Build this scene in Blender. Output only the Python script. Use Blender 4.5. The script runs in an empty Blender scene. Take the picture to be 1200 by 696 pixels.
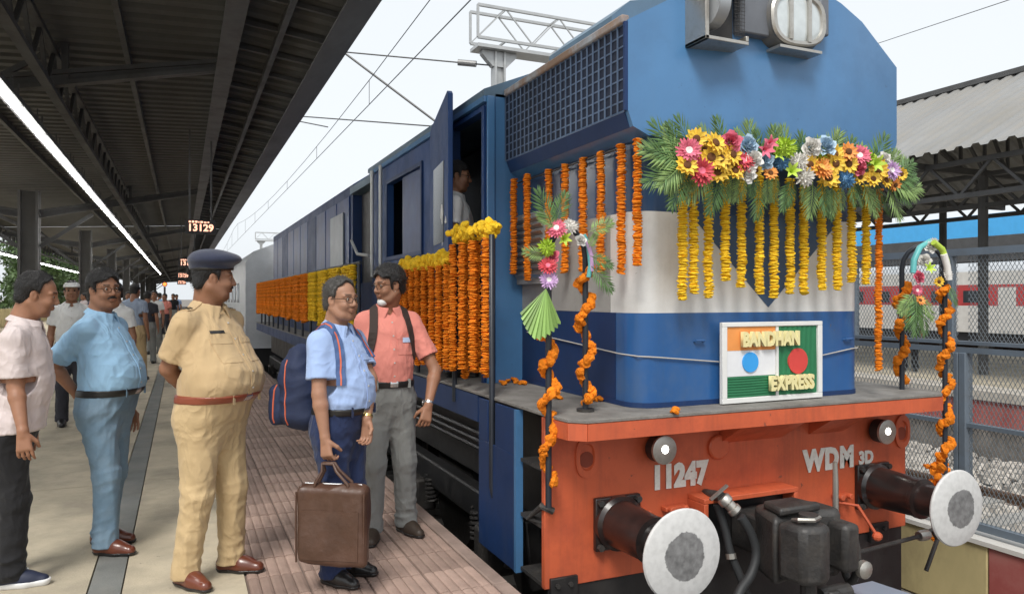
import bpy, math, random
import numpy as np
from mathutils import Vector, Matrix
from mathutils.bvhtree import BVHTree

# ------------------------------------------------------------------ camera, sky, sun, exposure
SC = bpy.context.scene
COL = SC.collection
R = math.radians
CAM_H, YAW, FPX = 1.5, R(24.0), 870.0        # eye height over the platform, turn to the right of the track direction, focal length in px of 1200
cam_d = bpy.data.cameras.new('camera'); cam = bpy.data.objects.new('camera', cam_d); COL.objects.link(cam)
cam.location = (0, 0, CAM_H); cam.rotation_euler = (R(90.1), 0, -YAW)
cam_d.sensor_width = 36; cam_d.lens = 36 * FPX / 1200; cam_d.clip_start = 0.05; cam_d.clip_end = 2000
SC.camera = cam
SUN_EL, SUN_AZ = R(52), R(215)                # azimuth clockwise from +Y (the track direction): behind the camera, to the left
wd = bpy.data.worlds.new('World'); SC.world = wd; wd.use_nodes = True
nt = wd.node_tree; nt.nodes.clear()
sky = nt.nodes.new('ShaderNodeTexSky'); sky.sky_type = 'NISHITA'; sky.sun_disc = False
sky.sun_elevation = SUN_EL; sky.sun_rotation = SUN_AZ; sky.dust_density = 4.0; sky.air_density = 1.0
hs = nt.nodes.new('ShaderNodeHueSaturation'); hs.inputs['Saturation'].default_value = 0.3
mxs = nt.nodes.new('ShaderNodeMix'); mxs.data_type = 'RGBA'; mxs.inputs[0].default_value = 0.8
mxs.inputs[7].default_value = (5.6, 5.9, 6.15, 1)          # the even white of a thin overcast
bg = nt.nodes.new('ShaderNodeBackground'); bg.inputs[1].default_value = 0.1
wo = nt.nodes.new('ShaderNodeOutputWorld')
nt.links.new(sky.outputs[0], hs.inputs['Color']); nt.links.new(hs.outputs[0], mxs.inputs[6])
nt.links.new(mxs.outputs[2], bg.inputs[0]); nt.links.new(bg.outputs[0], wo.inputs[0])
sun_d = bpy.data.lights.new('sun', 'SUN'); sun = bpy.data.objects.new('sun', sun_d); COL.objects.link(sun)
sun_d.energy = 1.5; sun_d.angle = R(18); sun_d.color = (1, .965, .91)
sun_dir = Vector((math.sin(SUN_AZ) * math.cos(SUN_EL), math.cos(SUN_AZ) * math.cos(SUN_EL), math.sin(SUN_EL)))
sun.rotation_euler = sun_dir.to_track_quat('Z', 'Y').to_euler(); sun.location = sun_dir * 60
vs = SC.view_settings; vs.view_transform = 'Standard'; vs.look = 'None'; vs.gamma = 1; vs.use_curve_mapping = False
vs.exposure = 0.85
try:
    SC.cycles.max_bounces = 8; SC.cycles.use_denoising = True
except Exception: pass

cY, sY = math.cos(YAW), math.sin(YAW)
FW, RT = Vector((sY, cY, 0)), Vector((cY, -sY, 0))
def ray(px, py): return FW + RT * ((px - 600) / FPX) + Vector((0, 0, (349.5 - py) / FPX))
def at(px, py, X=None, Y=None, z=None):      # photo pixel -> the point where its sight line meets the plane X=, Y= or z=
    r = ray(px, py)
    t = X / r.x if X is not None else Y / r.y if Y is not None else (z - CAM_H) / r.z
    return Vector((0, 0, CAM_H)) + r * t

# ------------------------------------------------------------------ materials
MATS = {}
def mat(name, col, rough=0.6, metal=0.0, var=0.12, vscale=3.0, bump=0.0, bscale=60.0, spec=0.5, dirt=None, dscale=2.0, damt=0.5,
        island=0.0, emit=None, estr=0.0, sss=0.0, coat=0.0, stretch=None, attr=None, sheen=0.0, trans=0.0, thresh=(0.45, 0.7), streak=None, samt=.5, bump2=0.0, b2scale=14.0, chips=None, objrand=0.0):
    if name in MATS: return MATS[name]
    m = bpy.data.materials.new(name); m.use_nodes = True; t = m.node_tree; N = t.nodes; L = t.links
    b = N['Principled BSDF']; out = N['Material Output']
    tc = N.new('ShaderNodeTexCoord'); mp = N.new('ShaderNodeMapping'); L.new(tc.outputs['Object'], mp.inputs[0])
    if stretch: mp.inputs['Scale'].default_value = stretch
    n = N.new('ShaderNodeTexNoise'); n.inputs['Scale'].default_value = vscale; n.inputs['Detail'].default_value = 6; n.inputs['Roughness'].default_value = .62
    L.new(mp.outputs[0], n.inputs['Vector'])
    mr = N.new('ShaderNodeMapRange'); mr.inputs[1].default_value = .3; mr.inputs[2].default_value = .7
    mr.inputs[3].default_value = 1 - var; mr.inputs[4].default_value = 1 + var; L.new(n.outputs[0], mr.inputs[0])
    mu = N.new('ShaderNodeMix'); mu.data_type = 'RGBA'; mu.blend_type = 'MULTIPLY'; mu.inputs[0].default_value = 1
    mu.inputs[6].default_value = (*col, 1)
    if attr:
        an = N.new('ShaderNodeAttribute'); an.attribute_name = attr; L.new(an.outputs['Color'], mu.inputs[6])
    L.new(mr.outputs[0], mu.inputs[7]); cur = mu.outputs[2]
    if island:
        g = N.new('ShaderNodeNewGeometry'); mi = N.new('ShaderNodeMapRange'); mi.inputs[3].default_value = 1 - island; mi.inputs[4].default_value = 1 + island
        L.new(g.outputs['Random Per Island'], mi.inputs[0])
        m2 = N.new('ShaderNodeMix'); m2.data_type = 'RGBA'; m2.blend_type = 'MULTIPLY'; m2.inputs[0].default_value = 1
        L.new(cur, m2.inputs[6]); L.new(mi.outputs[0], m2.inputs[7]); cur = m2.outputs[2]
    if objrand:
        oi = N.new('ShaderNodeObjectInfo'); mo = N.new('ShaderNodeMapRange'); mo.inputs[3].default_value = 1 - objrand; mo.inputs[4].default_value = 1 + objrand; L.new(oi.outputs['Random'], mo.inputs[0])
        m6 = N.new('ShaderNodeMix'); m6.data_type = 'RGBA'; m6.blend_type = 'MULTIPLY'; m6.inputs[0].default_value = 1; L.new(cur, m6.inputs[6]); L.new(mo.outputs[0], m6.inputs[7]); cur = m6.outputs[2]
    rsock = None
    if dirt:
        dn = N.new('ShaderNodeTexNoise'); dn.inputs['Scale'].default_value = dscale; dn.inputs['Detail'].default_value = 9; dn.inputs['Roughness'].default_value = .7
        L.new(mp.outputs[0], dn.inputs['Vector'])
        dr = N.new('ShaderNodeMapRange'); dr.inputs[1].default_value = thresh[0]; dr.inputs[2].default_value = thresh[1]; dr.inputs[4].default_value = damt
        L.new(dn.outputs[0], dr.inputs[0])
        m3 = N.new('ShaderNodeMix'); m3.data_type = 'RGBA'; L.new(dr.outputs[0], m3.inputs[0]); L.new(cur, m3.inputs[6]); m3.inputs[7].default_value = (*dirt, 1); cur = m3.outputs[2]
        rr = N.new('ShaderNodeMapRange'); rr.inputs[3].default_value = rough; rr.inputs[4].default_value = min(1, rough + .35); L.new(dr.outputs[0], rr.inputs[0]); rsock = rr.outputs[0]
    if streak:
        sm_ = N.new('ShaderNodeMapping'); sm_.inputs['Scale'].default_value = (9, 9, .55); L.new(tc.outputs['Object'], sm_.inputs[0])
        sn = N.new('ShaderNodeTexNoise'); sn.inputs['Scale'].default_value = 1.6; sn.inputs['Detail'].default_value = 7; sn.inputs['Roughness'].default_value = .65; L.new(sm_.outputs[0], sn.inputs['Vector'])
        sr = N.new('ShaderNodeMapRange'); sr.inputs[1].default_value = .5; sr.inputs[2].default_value = .78; sr.inputs[4].default_value = samt; L.new(sn.outputs[0], sr.inputs[0])
        m4 = N.new('ShaderNodeMix'); m4.data_type = 'RGBA'; L.new(sr.outputs[0], m4.inputs[0]); L.new(cur, m4.inputs[6]); m4.inputs[7].default_value = (*streak, 1); cur = m4.outputs[2]
    if chips:                                       # small scratches and chips down to the primer
        cn = N.new('ShaderNodeTexNoise'); cn.inputs['Scale'].default_value = 11; cn.inputs['Detail'].default_value = 10; cn.inputs['Roughness'].default_value = .68; L.new(mp.outputs[0], cn.inputs['Vector'])
        ch = N.new('ShaderNodeMapRange'); ch.inputs[1].default_value = .655; ch.inputs[2].default_value = .68; ch.inputs[4].default_value = .8; L.new(cn.outputs[0], ch.inputs[0])
        m5 = N.new('ShaderNodeMix'); m5.data_type = 'RGBA'; L.new(ch.outputs[0], m5.inputs[0]); L.new(cur, m5.inputs[6]); m5.inputs[7].default_value = (*chips, 1); cur = m5.outputs[2]
    L.new(cur, b.inputs['Base Color'])
    b.inputs['Roughness'].default_value = rough; b.inputs['Metallic'].default_value = metal; b.inputs['Specular IOR Level'].default_value = spec
    if rsock: L.new(rsock, b.inputs['Roughness'])
    if coat: b.inputs['Coat Weight'].default_value = coat; b.inputs['Coat Roughness'].default_value = .15
    if sheen: b.inputs['Sheen Weight'].default_value = sheen
    if trans: b.inputs['Transmission Weight'].default_value = trans
    if sss:
        b.inputs['Subsurface Weight'].default_value = sss; b.inputs['Subsurface Radius'].default_value = (.012, .005, .003); b.inputs['Subsurface Scale'].default_value = 1.0
    if bump:
        bn = N.new('ShaderNodeTexNoise'); bn.inputs['Scale'].default_value = bscale; bn.inputs['Detail'].default_value = 5
        L.new(mp.outputs[0], bn.inputs['Vector'])
        bp = N.new('ShaderNodeBump'); bp.inputs['Strength'].default_value = bump; bp.inputs['Distance'].default_value = .01
        L.new(bn.outputs[0], bp.inputs['Height']); L.new(bp.outputs[0], b.inputs['Normal'])
        if bump2:
            b2 = N.new('ShaderNodeTexNoise'); b2.inputs['Scale'].default_value = b2scale; b2.noise_type = 'RIDGED_MULTIFRACTAL'; b2.inputs['Offset'].default_value = 1.0; b2.inputs['Gain'].default_value = 1.6; b2.inputs['Detail'].default_value = 2.5; b2.inputs['Distortion'].default_value = .6; L.new(mp.outputs[0], b2.inputs['Vector'])
            bq = N.new('ShaderNodeBump'); bq.inputs['Strength'].default_value = bump2; bq.inputs['Distance'].default_value = .012; L.new(b2.outputs[0], bq.inputs['Height']); L.new(bq.outputs[0], bp.inputs['Normal'])
    if emit:
        b.inputs['Emission Color'].default_value = (*emit, 1); b.inputs['Emission Strength'].default_value = estr
    MATS[name] = m
    return m

M_concrete = mat('concrete', (.5, .435, .32), .85, var=.2, vscale=1.7, bump=.25, bscale=90, objrand=.06, chips=(.16, .145, .12), dirt=(.23, .205, .165), dscale=1.1, damt=.75)
M_stripe = mat('stripe_concrete', (.17, .175, .165), .8, var=.2, vscale=3, bump=.2, bscale=90, dirt=(.28, .265, .23), dscale=2.5, damt=.5)
M_tile = mat('red_tile', (.35, .245, .2), .75, var=.28, vscale=3.2, bump=.3, bscale=120, island=.05, objrand=.2, dirt=(.36, .28, .23), dscale=1.4, damt=.55)
M_grout = mat('grout', (.2, .15, .125), .95, var=.2, bump=.2)
M_platface = mat('platform_face', (.2, .18, .16), .95, var=.3, bump=.4, bscale=30, dirt=(.05, .045, .04), damt=.8)
M_ballast = mat('ballast', (.2, .18, .16), .95, var=.55, vscale=14, bump=1.0, bscale=22, dirt=(.08, .07, .06), dscale=3)
M_ballast_l = mat('pale_ballast', (.36, .34, .31), .95, var=.5, vscale=10, bump=1.0, bscale=20, dirt=(.2, .17, .15), dscale=2)
M_rail = mat('rail_steel', (.16, .1, .07), .5, .6, var=.3)
M_sleeper = mat('sleeper', (.3, .29, .27), .9, var=.2, bump=.3)
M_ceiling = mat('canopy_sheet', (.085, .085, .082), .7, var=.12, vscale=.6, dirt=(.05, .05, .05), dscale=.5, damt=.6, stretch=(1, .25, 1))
M_girder = mat('canopy_steel', (.08, .083, .087), .55, .2, var=.2, dirt=(.06, .05, .045), damt=.5)
M_fascia = mat('canopy_fascia', (.1, .1, .105), .6, var=.15, dirt=(.07, .07, .07), damt=.5, stretch=(1, .3, 1))
M_column = mat('column_paint', (.1, .1, .1), .6, var=.15, dirt=(.1, .09, .08), damt=.4)
M_tube = mat('lamp_tube', (.9, .95, 1), .4, emit=(1, .98, .95), estr=30.0)
M_black = mat('black_plastic', (.02, .02, .022), .5, var=.2)
M_led = mat('led_red', (.8, .2, .1), .5, emit=(1, .52, .36), estr=1.0)
M_corr = mat('roof_sheet', (.27, .27, .265), .55, .3, var=.1, vscale=1.0, dirt=(.3, .27, .22), dscale=1.2, damt=.5, stretch=(.3, 1, 1))
M_truss = mat('dark_steel', (.075, .075, .075), .7, var=.2)
M_skyblue = mat('blue_sheet', (.07, .4, .78), .4, var=.06)
M_redface = mat('red_paint', (.36, .085, .075), .8, var=.2, dirt=(.3, .2, .17), damt=.5, dscale=1.5)
M_yelwall = mat('yellow_wall', (.46, .38, .19), .85, var=.12, dirt=(.2, .15, .08), damt=.6, dscale=1.6, stretch=(1, 1, .5))
M_fence = mat('fence_paint', (.15, .185, .225), .5, .1, var=.12, dirt=(.1, .08, .06), damt=.25, dscale=5)
M_mesh = mat('fence_mesh', (.26, .29, .31), .45, .4, var=.1)
M_coach_w = mat('coach_white', (.62, .6, .56), .45, var=.08, dirt=(.35, .3, .25), damt=.3)
M_coach_r = mat('coach_red', (.45, .05, .05), .4, var=.08)
M_coach_g = mat('coach_grey', (.48, .5, .52), .45, .2, var=.1)
M_glass = mat('dark_glass', (.03, .035, .04), .1, var=.1)
M_galv = mat('galvanised', (.46, .47, .47), .5, .45, var=.1, vscale=4)
M_wire = mat('wire', (.12, .12, .12), .5, .4)
M_porc = mat('insulator', (.2, .2, .2), .35)
M_leaf = mat('tree_leaf', (.07, .12, .035), .6, var=.3, island=.4)
M_bark = mat('bark', (.11, .085, .06), .9, var=.3, bump=.5)

# ------------------------------------------------------------------ mesh helpers
class MB:
    def __init__(s): s.v = []; s.f = []; s.mi = []; s.cur = 0
    def add(s, vs, fs):
        o = len(s.v); s.v += [tuple(p) for p in vs]
        for f in fs: s.f.append(tuple(i + o for i in f)); s.mi.append(s.cur)
        return s
    def box(s, x0, x1, y0, y1, z0, z1):
        return s.add([(x0,y0,z0),(x1,y0,z0),(x1,y1,z0),(x0,y1,z0),(x0,y0,z1),(x1,y0,z1),(x1,y1,z1),(x0,y1,z1)],
                     [(0,3,2,1),(4,5,6,7),(0,1,5,4),(1,2,6,5),(2,3,7,6),(3,0,4,7)])
    def obox(s, c, ax, ay, az):          # box from a centre and three half-axis vectors
        c = Vector(c); ax, ay, az = Vector(ax), Vector(ay), Vector(az); P = []
        for k in (-1, 1):
            for (i, j) in ((-1,-1),(1,-1),(1,1),(-1,1)): P.append(c + ax*i + ay*j + az*k)
        return s.add(P, [(0,3,2,1),(4,5,6,7),(0,1,5,4),(1,2,6,5),(2,3,7,6),(3,0,4,7)])
    def bar(s, a, b, w, h=None, up=(0,0,1)):
        a, b = Vector(a), Vector(b); d = b - a; h = h or w; l = d.length; d.normalize(); u = Vector(up)
        if abs(d.dot(u)) > .98: u = Vector((1,0,0))
        x = d.cross(u).normalized(); u = x.cross(d)
        return s.obox((a + b) / 2, x * w / 2, d * l / 2, u * h / 2)
    def cyl(s, p0, p1, r0, r1=None, n=16, caps=True):
        r1 = r0 if r1 is None else r1
        p0, p1 = Vector(p0), Vector(p1); d = (p1 - p0).normalized(); u = Vector((0,0,1)) if abs(d.z) < .9 else Vector((1,0,0))
        x = d.cross(u).normalized(); y = d.cross(x); P = []
        for p, r in ((p0, r0), (p1, r1)):
            for i in range(n):
                a = 2*math.pi*i/n; P.append(p + x*(r*math.cos(a)) + y*(r*math.sin(a)))
        F = [(i, n+i, n+(i+1)%n, (i+1)%n) for i in range(n)]
        if caps: F += [tuple(range(n)), tuple(reversed(range(n, 2*n)))]
        return s.add(P, F)
    def lathe(s, prof, o, ax, n=24, flat=1.0, up=None):      # prof: (radius, height) along axis ax
        o = Vector(o); d = Vector(ax).normalized(); u = Vector(up) if up else (Vector((0,0,1)) if abs(d.z) < .9 else Vector((1,0,0)))
        x = d.cross(u).normalized(); y = x.cross(d); P = []; F = []
        for (r, h) in prof:
            for i in range(n):
                a = 2*math.pi*i/n; P.append(o + d*h + x*(r*math.cos(a)) + y*(r*flat*math.sin(a)))
        for k in range(len(prof)-1):
            for i in range(n): F.append((k*n+i, k*n+(i+1)%n, (k+1)*n+(i+1)%n, (k+1)*n+i))
        F += [tuple(reversed(range(n))), tuple(range((len(prof)-1)*n, len(prof)*n))]
        return s.add(P, F)
    def tube(s, path, r, n=8, closed=False):
        p = [Vector(q) for q in path]; m = len(p); rs = r if isinstance(r, (list, tuple)) else [r]*m
        d0 = (p[1]-p[0]).normalized(); u = Vector((0,0,1)) if abs(d0.z) < .9 else Vector((1,0,0)); x = d0.cross(u).normalized(); P = []
        for i in range(m):
            d = (p[min(i+1, m-1)] - p[max(i-1, 0)]).normalized() if not closed else (p[(i+1)%m]-p[i-1]).normalized()
            x = (x - d*x.dot(d)).normalized(); y = d.cross(x)
            for k in range(n):
                a = 2*math.pi*k/n; P.append(p[i] + x*(rs[i]*math.cos(a)) + y*(rs[i]*math.sin(a)))
        F = []
        for i in range(m if closed else m-1):
            j = (i+1) % m
            for k in range(n): F.append((i*n+k, i*n+(k+1)%n, j*n+(k+1)%n, j*n+k))
        if not closed: F += [tuple(reversed(range(n))), tuple(range((m-1)*n, m*n))]
        return s.add(P, F)
    def prism(s, poly, lo, hi, axis):    # poly: 2D points of the other two axes in order (x:yz, y:xz, z:xy)
        n = len(poly); P = []
        for h in (lo, hi):
            for a, b in poly: P.append((h,a,b) if axis == 'x' else (a,h,b) if axis == 'y' else (a,b,h))
        F = [(i, (i+1)%n, n+(i+1)%n, n+i) for i in range(n)] + [tuple(reversed(range(n))), tuple(range(n, 2*n))]
        area = sum(poly[i][0]*poly[(i+1)%n][1] - poly[(i+1)%n][0]*poly[i][1] for i in range(n))
        if (area > 0) == (axis == 'y'): F = [tuple(reversed(f)) for f in F]
        return s.add(P, F)
    def ell(s, c, r, nu=12, nv=8, rot=None):
        c = Vector(c); r = r if isinstance(r, (list, tuple)) else (r, r, r); P = []; F = []
        for j in range(nv+1):
            t = math.pi*j/nv
            for i in range(nu):
                a = 2*math.pi*i/nu; q = Vector((r[0]*math.sin(t)*math.cos(a), r[1]*math.sin(t)*math.sin(a), r[2]*math.cos(t)))
                P.append(c + (rot @ q if rot else q))
        for j in range(nv):
            for i in range(nu):
                f = (j*nu+i, (j+1)*nu+i, (j+1)*nu+(i+1)%nu, j*nu+(i+1)%nu)
                F.append(f)
        return s.add(P, F)
    def mesh(s, name, mats, smooth=None):
        me = bpy.data.meshes.new(name); me.from_pydata(s.v, [], s.f)
        for m in (mats if isinstance(mats, (list, tuple)) else [mats]): me.materials.append(m)
        if any(s.mi): me.polygons.foreach_set('material_index', s.mi)
        if smooth is not None:
            me.polygons.foreach_set('use_smooth', [True]*len(me.polygons))
            if smooth < 180: me.set_sharp_from_angle(angle=R(smooth))
        me.update(); return me
    def build(s, name, mats, parent=None, smooth=None, bevel=0.0, **kw):
        if parent is not None:
            q = parent; off = Vector((0,0,0))
            while q is not None: off += q.location; q = q.parent
            s.v = [(a-off.x, b-off.y, c-off.z) for a, b, c in s.v]
        if bevel and smooth is None: smooth = 38
        o = bpy.data.objects.new(name, s.mesh(name, mats, smooth)); COL.objects.link(o); o.parent = parent
        if bevel:
            bm = o.modifiers.new('bevel', 'BEVEL'); bm.width = bevel; bm.segments = 2; bm.limit_method = 'ANGLE'; bm.angle_limit = R(40)
        return tag(o, **kw)
def tag(o, label=None, cat=None, group=None, kind=None):
    if label: o['label'] = label
    if cat: o['category'] = cat
    if group: o['group'] = group
    if kind: o['kind'] = kind
    return o
def thing(name, loc, label, cat, group=None, rz=0):
    o = bpy.data.objects.new(name, None); COL.objects.link(o); o.location = loc; o.rotation_euler.z = rz; o.empty_display_size = .1
    return tag(o, label, cat, group)
def inst(name, me, parent=None, loc=(0,0,0), rot=None, scale=None):
    o = bpy.data.objects.new(name, me); COL.objects.link(o); o.parent = parent; o.location = loc
    if rot is not None: o.rotation_euler = rot
    if scale is not None: o.scale = (scale,)*3 if not isinstance(scale, (tuple, list)) else scale
    return o
def copy_tree(o, parent=None):
    c = o.copy(); COL.objects.link(c); c.parent = parent
    for ch in list(o.children): copy_tree(ch, c)
    return c
def text_mesh(txt, size, depth=.003, bold=0.0, spacing=1.0, sx=1.0):      # flat lettering in its own xy plane, as a mesh
    cu = bpy.data.curves.new('lettering', 'FONT'); cu.body = txt; cu.size = size; cu.extrude = depth; cu.offset = bold; cu.space_character = spacing
    cu.align_x = 'CENTER'; cu.align_y = 'CENTER'; cu.resolution_u = 3
    o = bpy.data.objects.new('lettering', cu); COL.objects.link(o)
    dg = bpy.context.evaluated_depsgraph_get(); me = bpy.data.meshes.new_from_object(o.evaluated_get(dg))
    bpy.data.objects.remove(o); bpy.data.curves.remove(cu)
    if sx != 1:
        for v in me.vertices: v.co.x *= sx
    return me
def lettering(name, txt, size, material, loc, rot, parent, **kw):
    me = text_mesh(txt, size, **kw); me.materials.clear(); me.materials.append(material)
    o = inst(name, me, parent, Vector(loc) - (parent.matrix_basis.translation if parent else Vector()), rot); return o
# ------------------------------------------------------------------ the setting
RAIL_Z = -0.86; PLAT_X = 1.58; TRK = 3.26
MB().add([(-700,-300,-1.12),(900,-300,-1.12),(900,1500,-1.12),(-700,1500,-1.12)], [(0,1,2,3)]).build('ground', M_ballast, kind='structure')
plat = MB().box(-8.3, PLAT_X-.02, -8, 150, -1.1, -.03).build('platform', M_platface, kind='structure')
# concrete slabs, 3 m long, with open joints; a darker inlaid strip; ribbed red tiles along the edge
EDGE0 = .315
y = -6.0; sl = None
slab_w = [(-8.3, -4.6), (-4.6, -.44), (-.28, EDGE0)]
for k in range(38):
    L = 3.2
    for (a, b) in slab_w:
        MB().box(a+.004, b-.004, y+.004, y+L-.004, -.03, 0).build('slab', M_concrete, plat)
    y += L
MB().box(-.436, -.284, -6, 116, -.03, -.002).build('inlaid_strip', M_stripe, plat)
MB().box(EDGE0, PLAT_X-.06, -6, 140, -.03, -.012).build('tile_bed', M_grout, plat)
tw, tl = (PLAT_X - .09 - EDGE0) / 4, .3
mb = MB(); g = .005; nr = 5; rw = (tw - 2*g) / nr            # one ribbed tile: five rounded ribs
for i in range(nr):
    x0 = g + i*rw
    mb.prism([(x0, 0), (x0+rw, 0), (x0+rw-.002, .010), (x0+rw*.72, .014), (x0+rw*.28, .014), (x0+.002, .010)], g, tl-g, 'y')
tile_me = mb.mesh('tile', M_tile)
rs = random.Random(3)
for r_ in range(60):
    for c in range(4):
        inst('tile', tile_me, plat, (EDGE0 + .004 + c*tw, .6 + r_*tl, -.012 + rs.uniform(-.0015, .0015)), (rs.uniform(-.004, .004), rs.uniform(-.004, .004), 0))
mb = MB()                                                    # the far tiles in one sheet of rows
for r_ in range(60, 400):
    for c in range(4):
        x0 = EDGE0 + .004 + c*tw; mb.box(x0+g, x0+tw-g, .6+r_*tl+g, .6+(r_+1)*tl-g, -.012, .001)
mb.build('far_tiles', M_tile, plat, kind='stuff')
for k in range(60):                                          # coping stones on the platform edge
    MB().box(PLAT_X-.085, PLAT_X, -6+k*2.4+.004, -6+(k+1)*2.4-.004, -.09, .004).build('coping_stone', mat('coping', (.3,.22,.185), .85, var=.25, bump=.3, dirt=(.15,.11,.09), damt=.6), plat, bevel=.008)

# track under the locomotive, the tracks beyond the fence
def track(x, y0, y1, material, name, tz=RAIL_Z):
    t = MB().prism([(x-1.75, -1.11), (x+1.75, -1.11), (x+1.35, tz-.17), (x-1.35, tz-.17)], y0, y1, 'y').build(name, material, kind='structure')
    sm = MB().prism([(-1.25, 0), (1.25, 0), (1.22, .1), (-1.22, .1)], -.12, .12, 'y').mesh('sleeper', M_sleeper)
    n = min(60, int((y1-y0)/.62))
    for k in range(n): inst('sleeper', sm, t, (x, y0 + .3 + k*.62, tz-.2))
    for s in (-1, 1):
        c = x + s*.875
        MB().prism([(c-.07,tz-.15),(c+.07,tz-.15),(c+.07,tz-.13),(c+.012,tz-.115),(c+.012,tz-.045),(c+.036,tz-.035),(c+.036,tz),(c-.036,tz),(c-.036,tz-.035),(c-.012,tz-.045),(c-.012,tz-.115),(c-.07,tz-.13)], y0, y1, 'y').build('rail', M_rail, t)
    return t
track(TRK, -8, 130, M_ballast, 'railway_track')
FX = 6.05                                                    # fence line
track(8.3, -8, 130, M_ballast_l, 'railway_track')
track(10.6 , -8, 130, M_ballast_l, 'railway_track') if False else None
# loose stones on the pale ballast that shows through the fence
mb = MB(); rs = random.Random(11)
for k in range(2600):
    x = rs.uniform(6.4, 11.7); yy = rs.uniform(2.2, 9); s = rs.uniform(.03, .075)
    zz = -1.02 if abs(x-8.3) > 1.5 else RAIL_Z-.155
    a = rs.uniform(0, 6.28); P = []
    for (i, j, q) in ((-1,-1,-.6),(1,-1,-.6),(1,1,-.6),(-1,1,-.6),(-.6,-.7,.6),(.7,-.5,.6),(.5,.7,.6),(-.7,.6,.6)):
        i += rs.uniform(-.3,.3); j += rs.uniform(-.3,.3); P.append((x+s*(i*math.cos(a)-j*math.sin(a)), yy+s*(i*math.sin(a)+j*math.cos(a)), zz+s*q))
    mb.add(P, [(0,3,2,1),(4,5,6,7),(0,1,5,4),(1,2,6,5),(2,3,7,6),(3,0,4,7)])
mb.build('ballast_stones', mat('stone', (.42,.39,.35), .9, var=.2, island=.35, bump=.2), kind='stuff')

# second platform, its red painted face
plat2 = MB().box(11.96, 20.6, -8, 150, -1.1, -.02).build('far_platform', M_concrete, kind='structure')
MB().box(11.9, 11.96, -8, 150, -.62, -.16).build('painted_face', M_redface, plat2)
MB().box(11.86, 12.6, -8, 150, -.15, 0).build('edge_coping', mat('coping_pale', (.5,.46,.4), .85, var=.2, dirt=(.25,.2,.16), damt=.5), plat2)
MB().box(11.9, 11.96, -8, 150, -1.1, -.63).build('plinth', M_platface, plat2)

# ------------------------------------------------------------------ canopy over the near platform
can = thing('platform_canopy', (-3.5, 6, 0), 'dark grey steel canopy roof over the near platform', 'canopy')
CY0, CY1 = 3.2, 150
prof = [(-6.9, 4.2), (-3.5, 4.35), (.5, 4.55), (1.62, 4.42)]
def zc(x): return float(np.interp(x, [p[0] for p in prof], [p[1] for p in prof]))
# trapezoid sheet: real ribs running across the platform, near part; further a plain sheet
mb = MB()
for (x0, z0), (x1, z1) in zip(prof[:-1], prof[1:]):
    y = CY0; pts = []
    while y < 34:
        pts += [(y, 0), (y+.14, 0), (y+.17, .045), (y+.27, .045)]; y += .3
    o = len(mb.v)
    for (yy, dz) in pts: mb.v.append((x0, yy, z0+dz)); mb.v.append((x1, yy, z1+dz))
    for i in range(len(pts)-1): mb.f.append((o+2*i, o+2*i+2, o+2*i+3, o+2*i+1)); mb.mi.append(0)
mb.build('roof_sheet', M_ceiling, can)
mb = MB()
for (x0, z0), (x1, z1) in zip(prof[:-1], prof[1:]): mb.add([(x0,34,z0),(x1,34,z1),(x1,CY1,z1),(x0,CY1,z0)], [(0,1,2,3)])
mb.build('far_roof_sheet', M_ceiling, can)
MB().box(1.62, 1.66, CY0, CY1, 4.2, 4.62).build('fascia', M_fascia, can)
MB().box(1.38, 1.62, CY0, CY1, 4.2, 4.225).build('soffit', M_fascia, can)
MB().box(.42, .54, CY0, CY1, 4.3, 4.53).build('gutter_beam', M_girder, can)
MB().box(.38, .58, CY0, CY1, 4.27, 4.3).build('gutter_beam', M_girder, can)
for k in range(90):                                          # battens between gutter beam and fascia
    y = CY0 + .25 + k*.85
    MB().bar((.545, y, zc(.55)-.035), (1.6, y, zc(1.6)-.035), .05, .05).build('batten', M_girder, can)
for x in (-6.8, -5.5, -2.6, -.6, 1.0):                       # purlins
    MB().box(x-.03, x+.03, CY0, CY1, zc(x)-.11, zc(x)-.01).build('purlin', M_girder, can)
def lattice(x, z0, z1, y0, y1, step, name):                  # lattice girder along the platform
    mb = MB(); mb.box(x-.05, x+.05, y0, y1, z0, z0+.06); mb.box(x-.05, x+.05, y0, y1, z1-.06, z1)
    y = y0; k = 0
    while y + step <= y1:
        a, b = (z0+.05, z1-.05) if k % 2 == 0 else (z1-.05, z0+.05)
        mb.bar((x, y, a), (x, y+step, b), .04, .04); y += step; k += 1
    return mb.build(name, M_girder, can)
lattice(-1.35, 3.82, 4.36, CY0, 110, .45, 'lattice_girder')
lattice(-6.2, 3.6, 4.2, CY0, 110, .45, 'lattice_girder')
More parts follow.
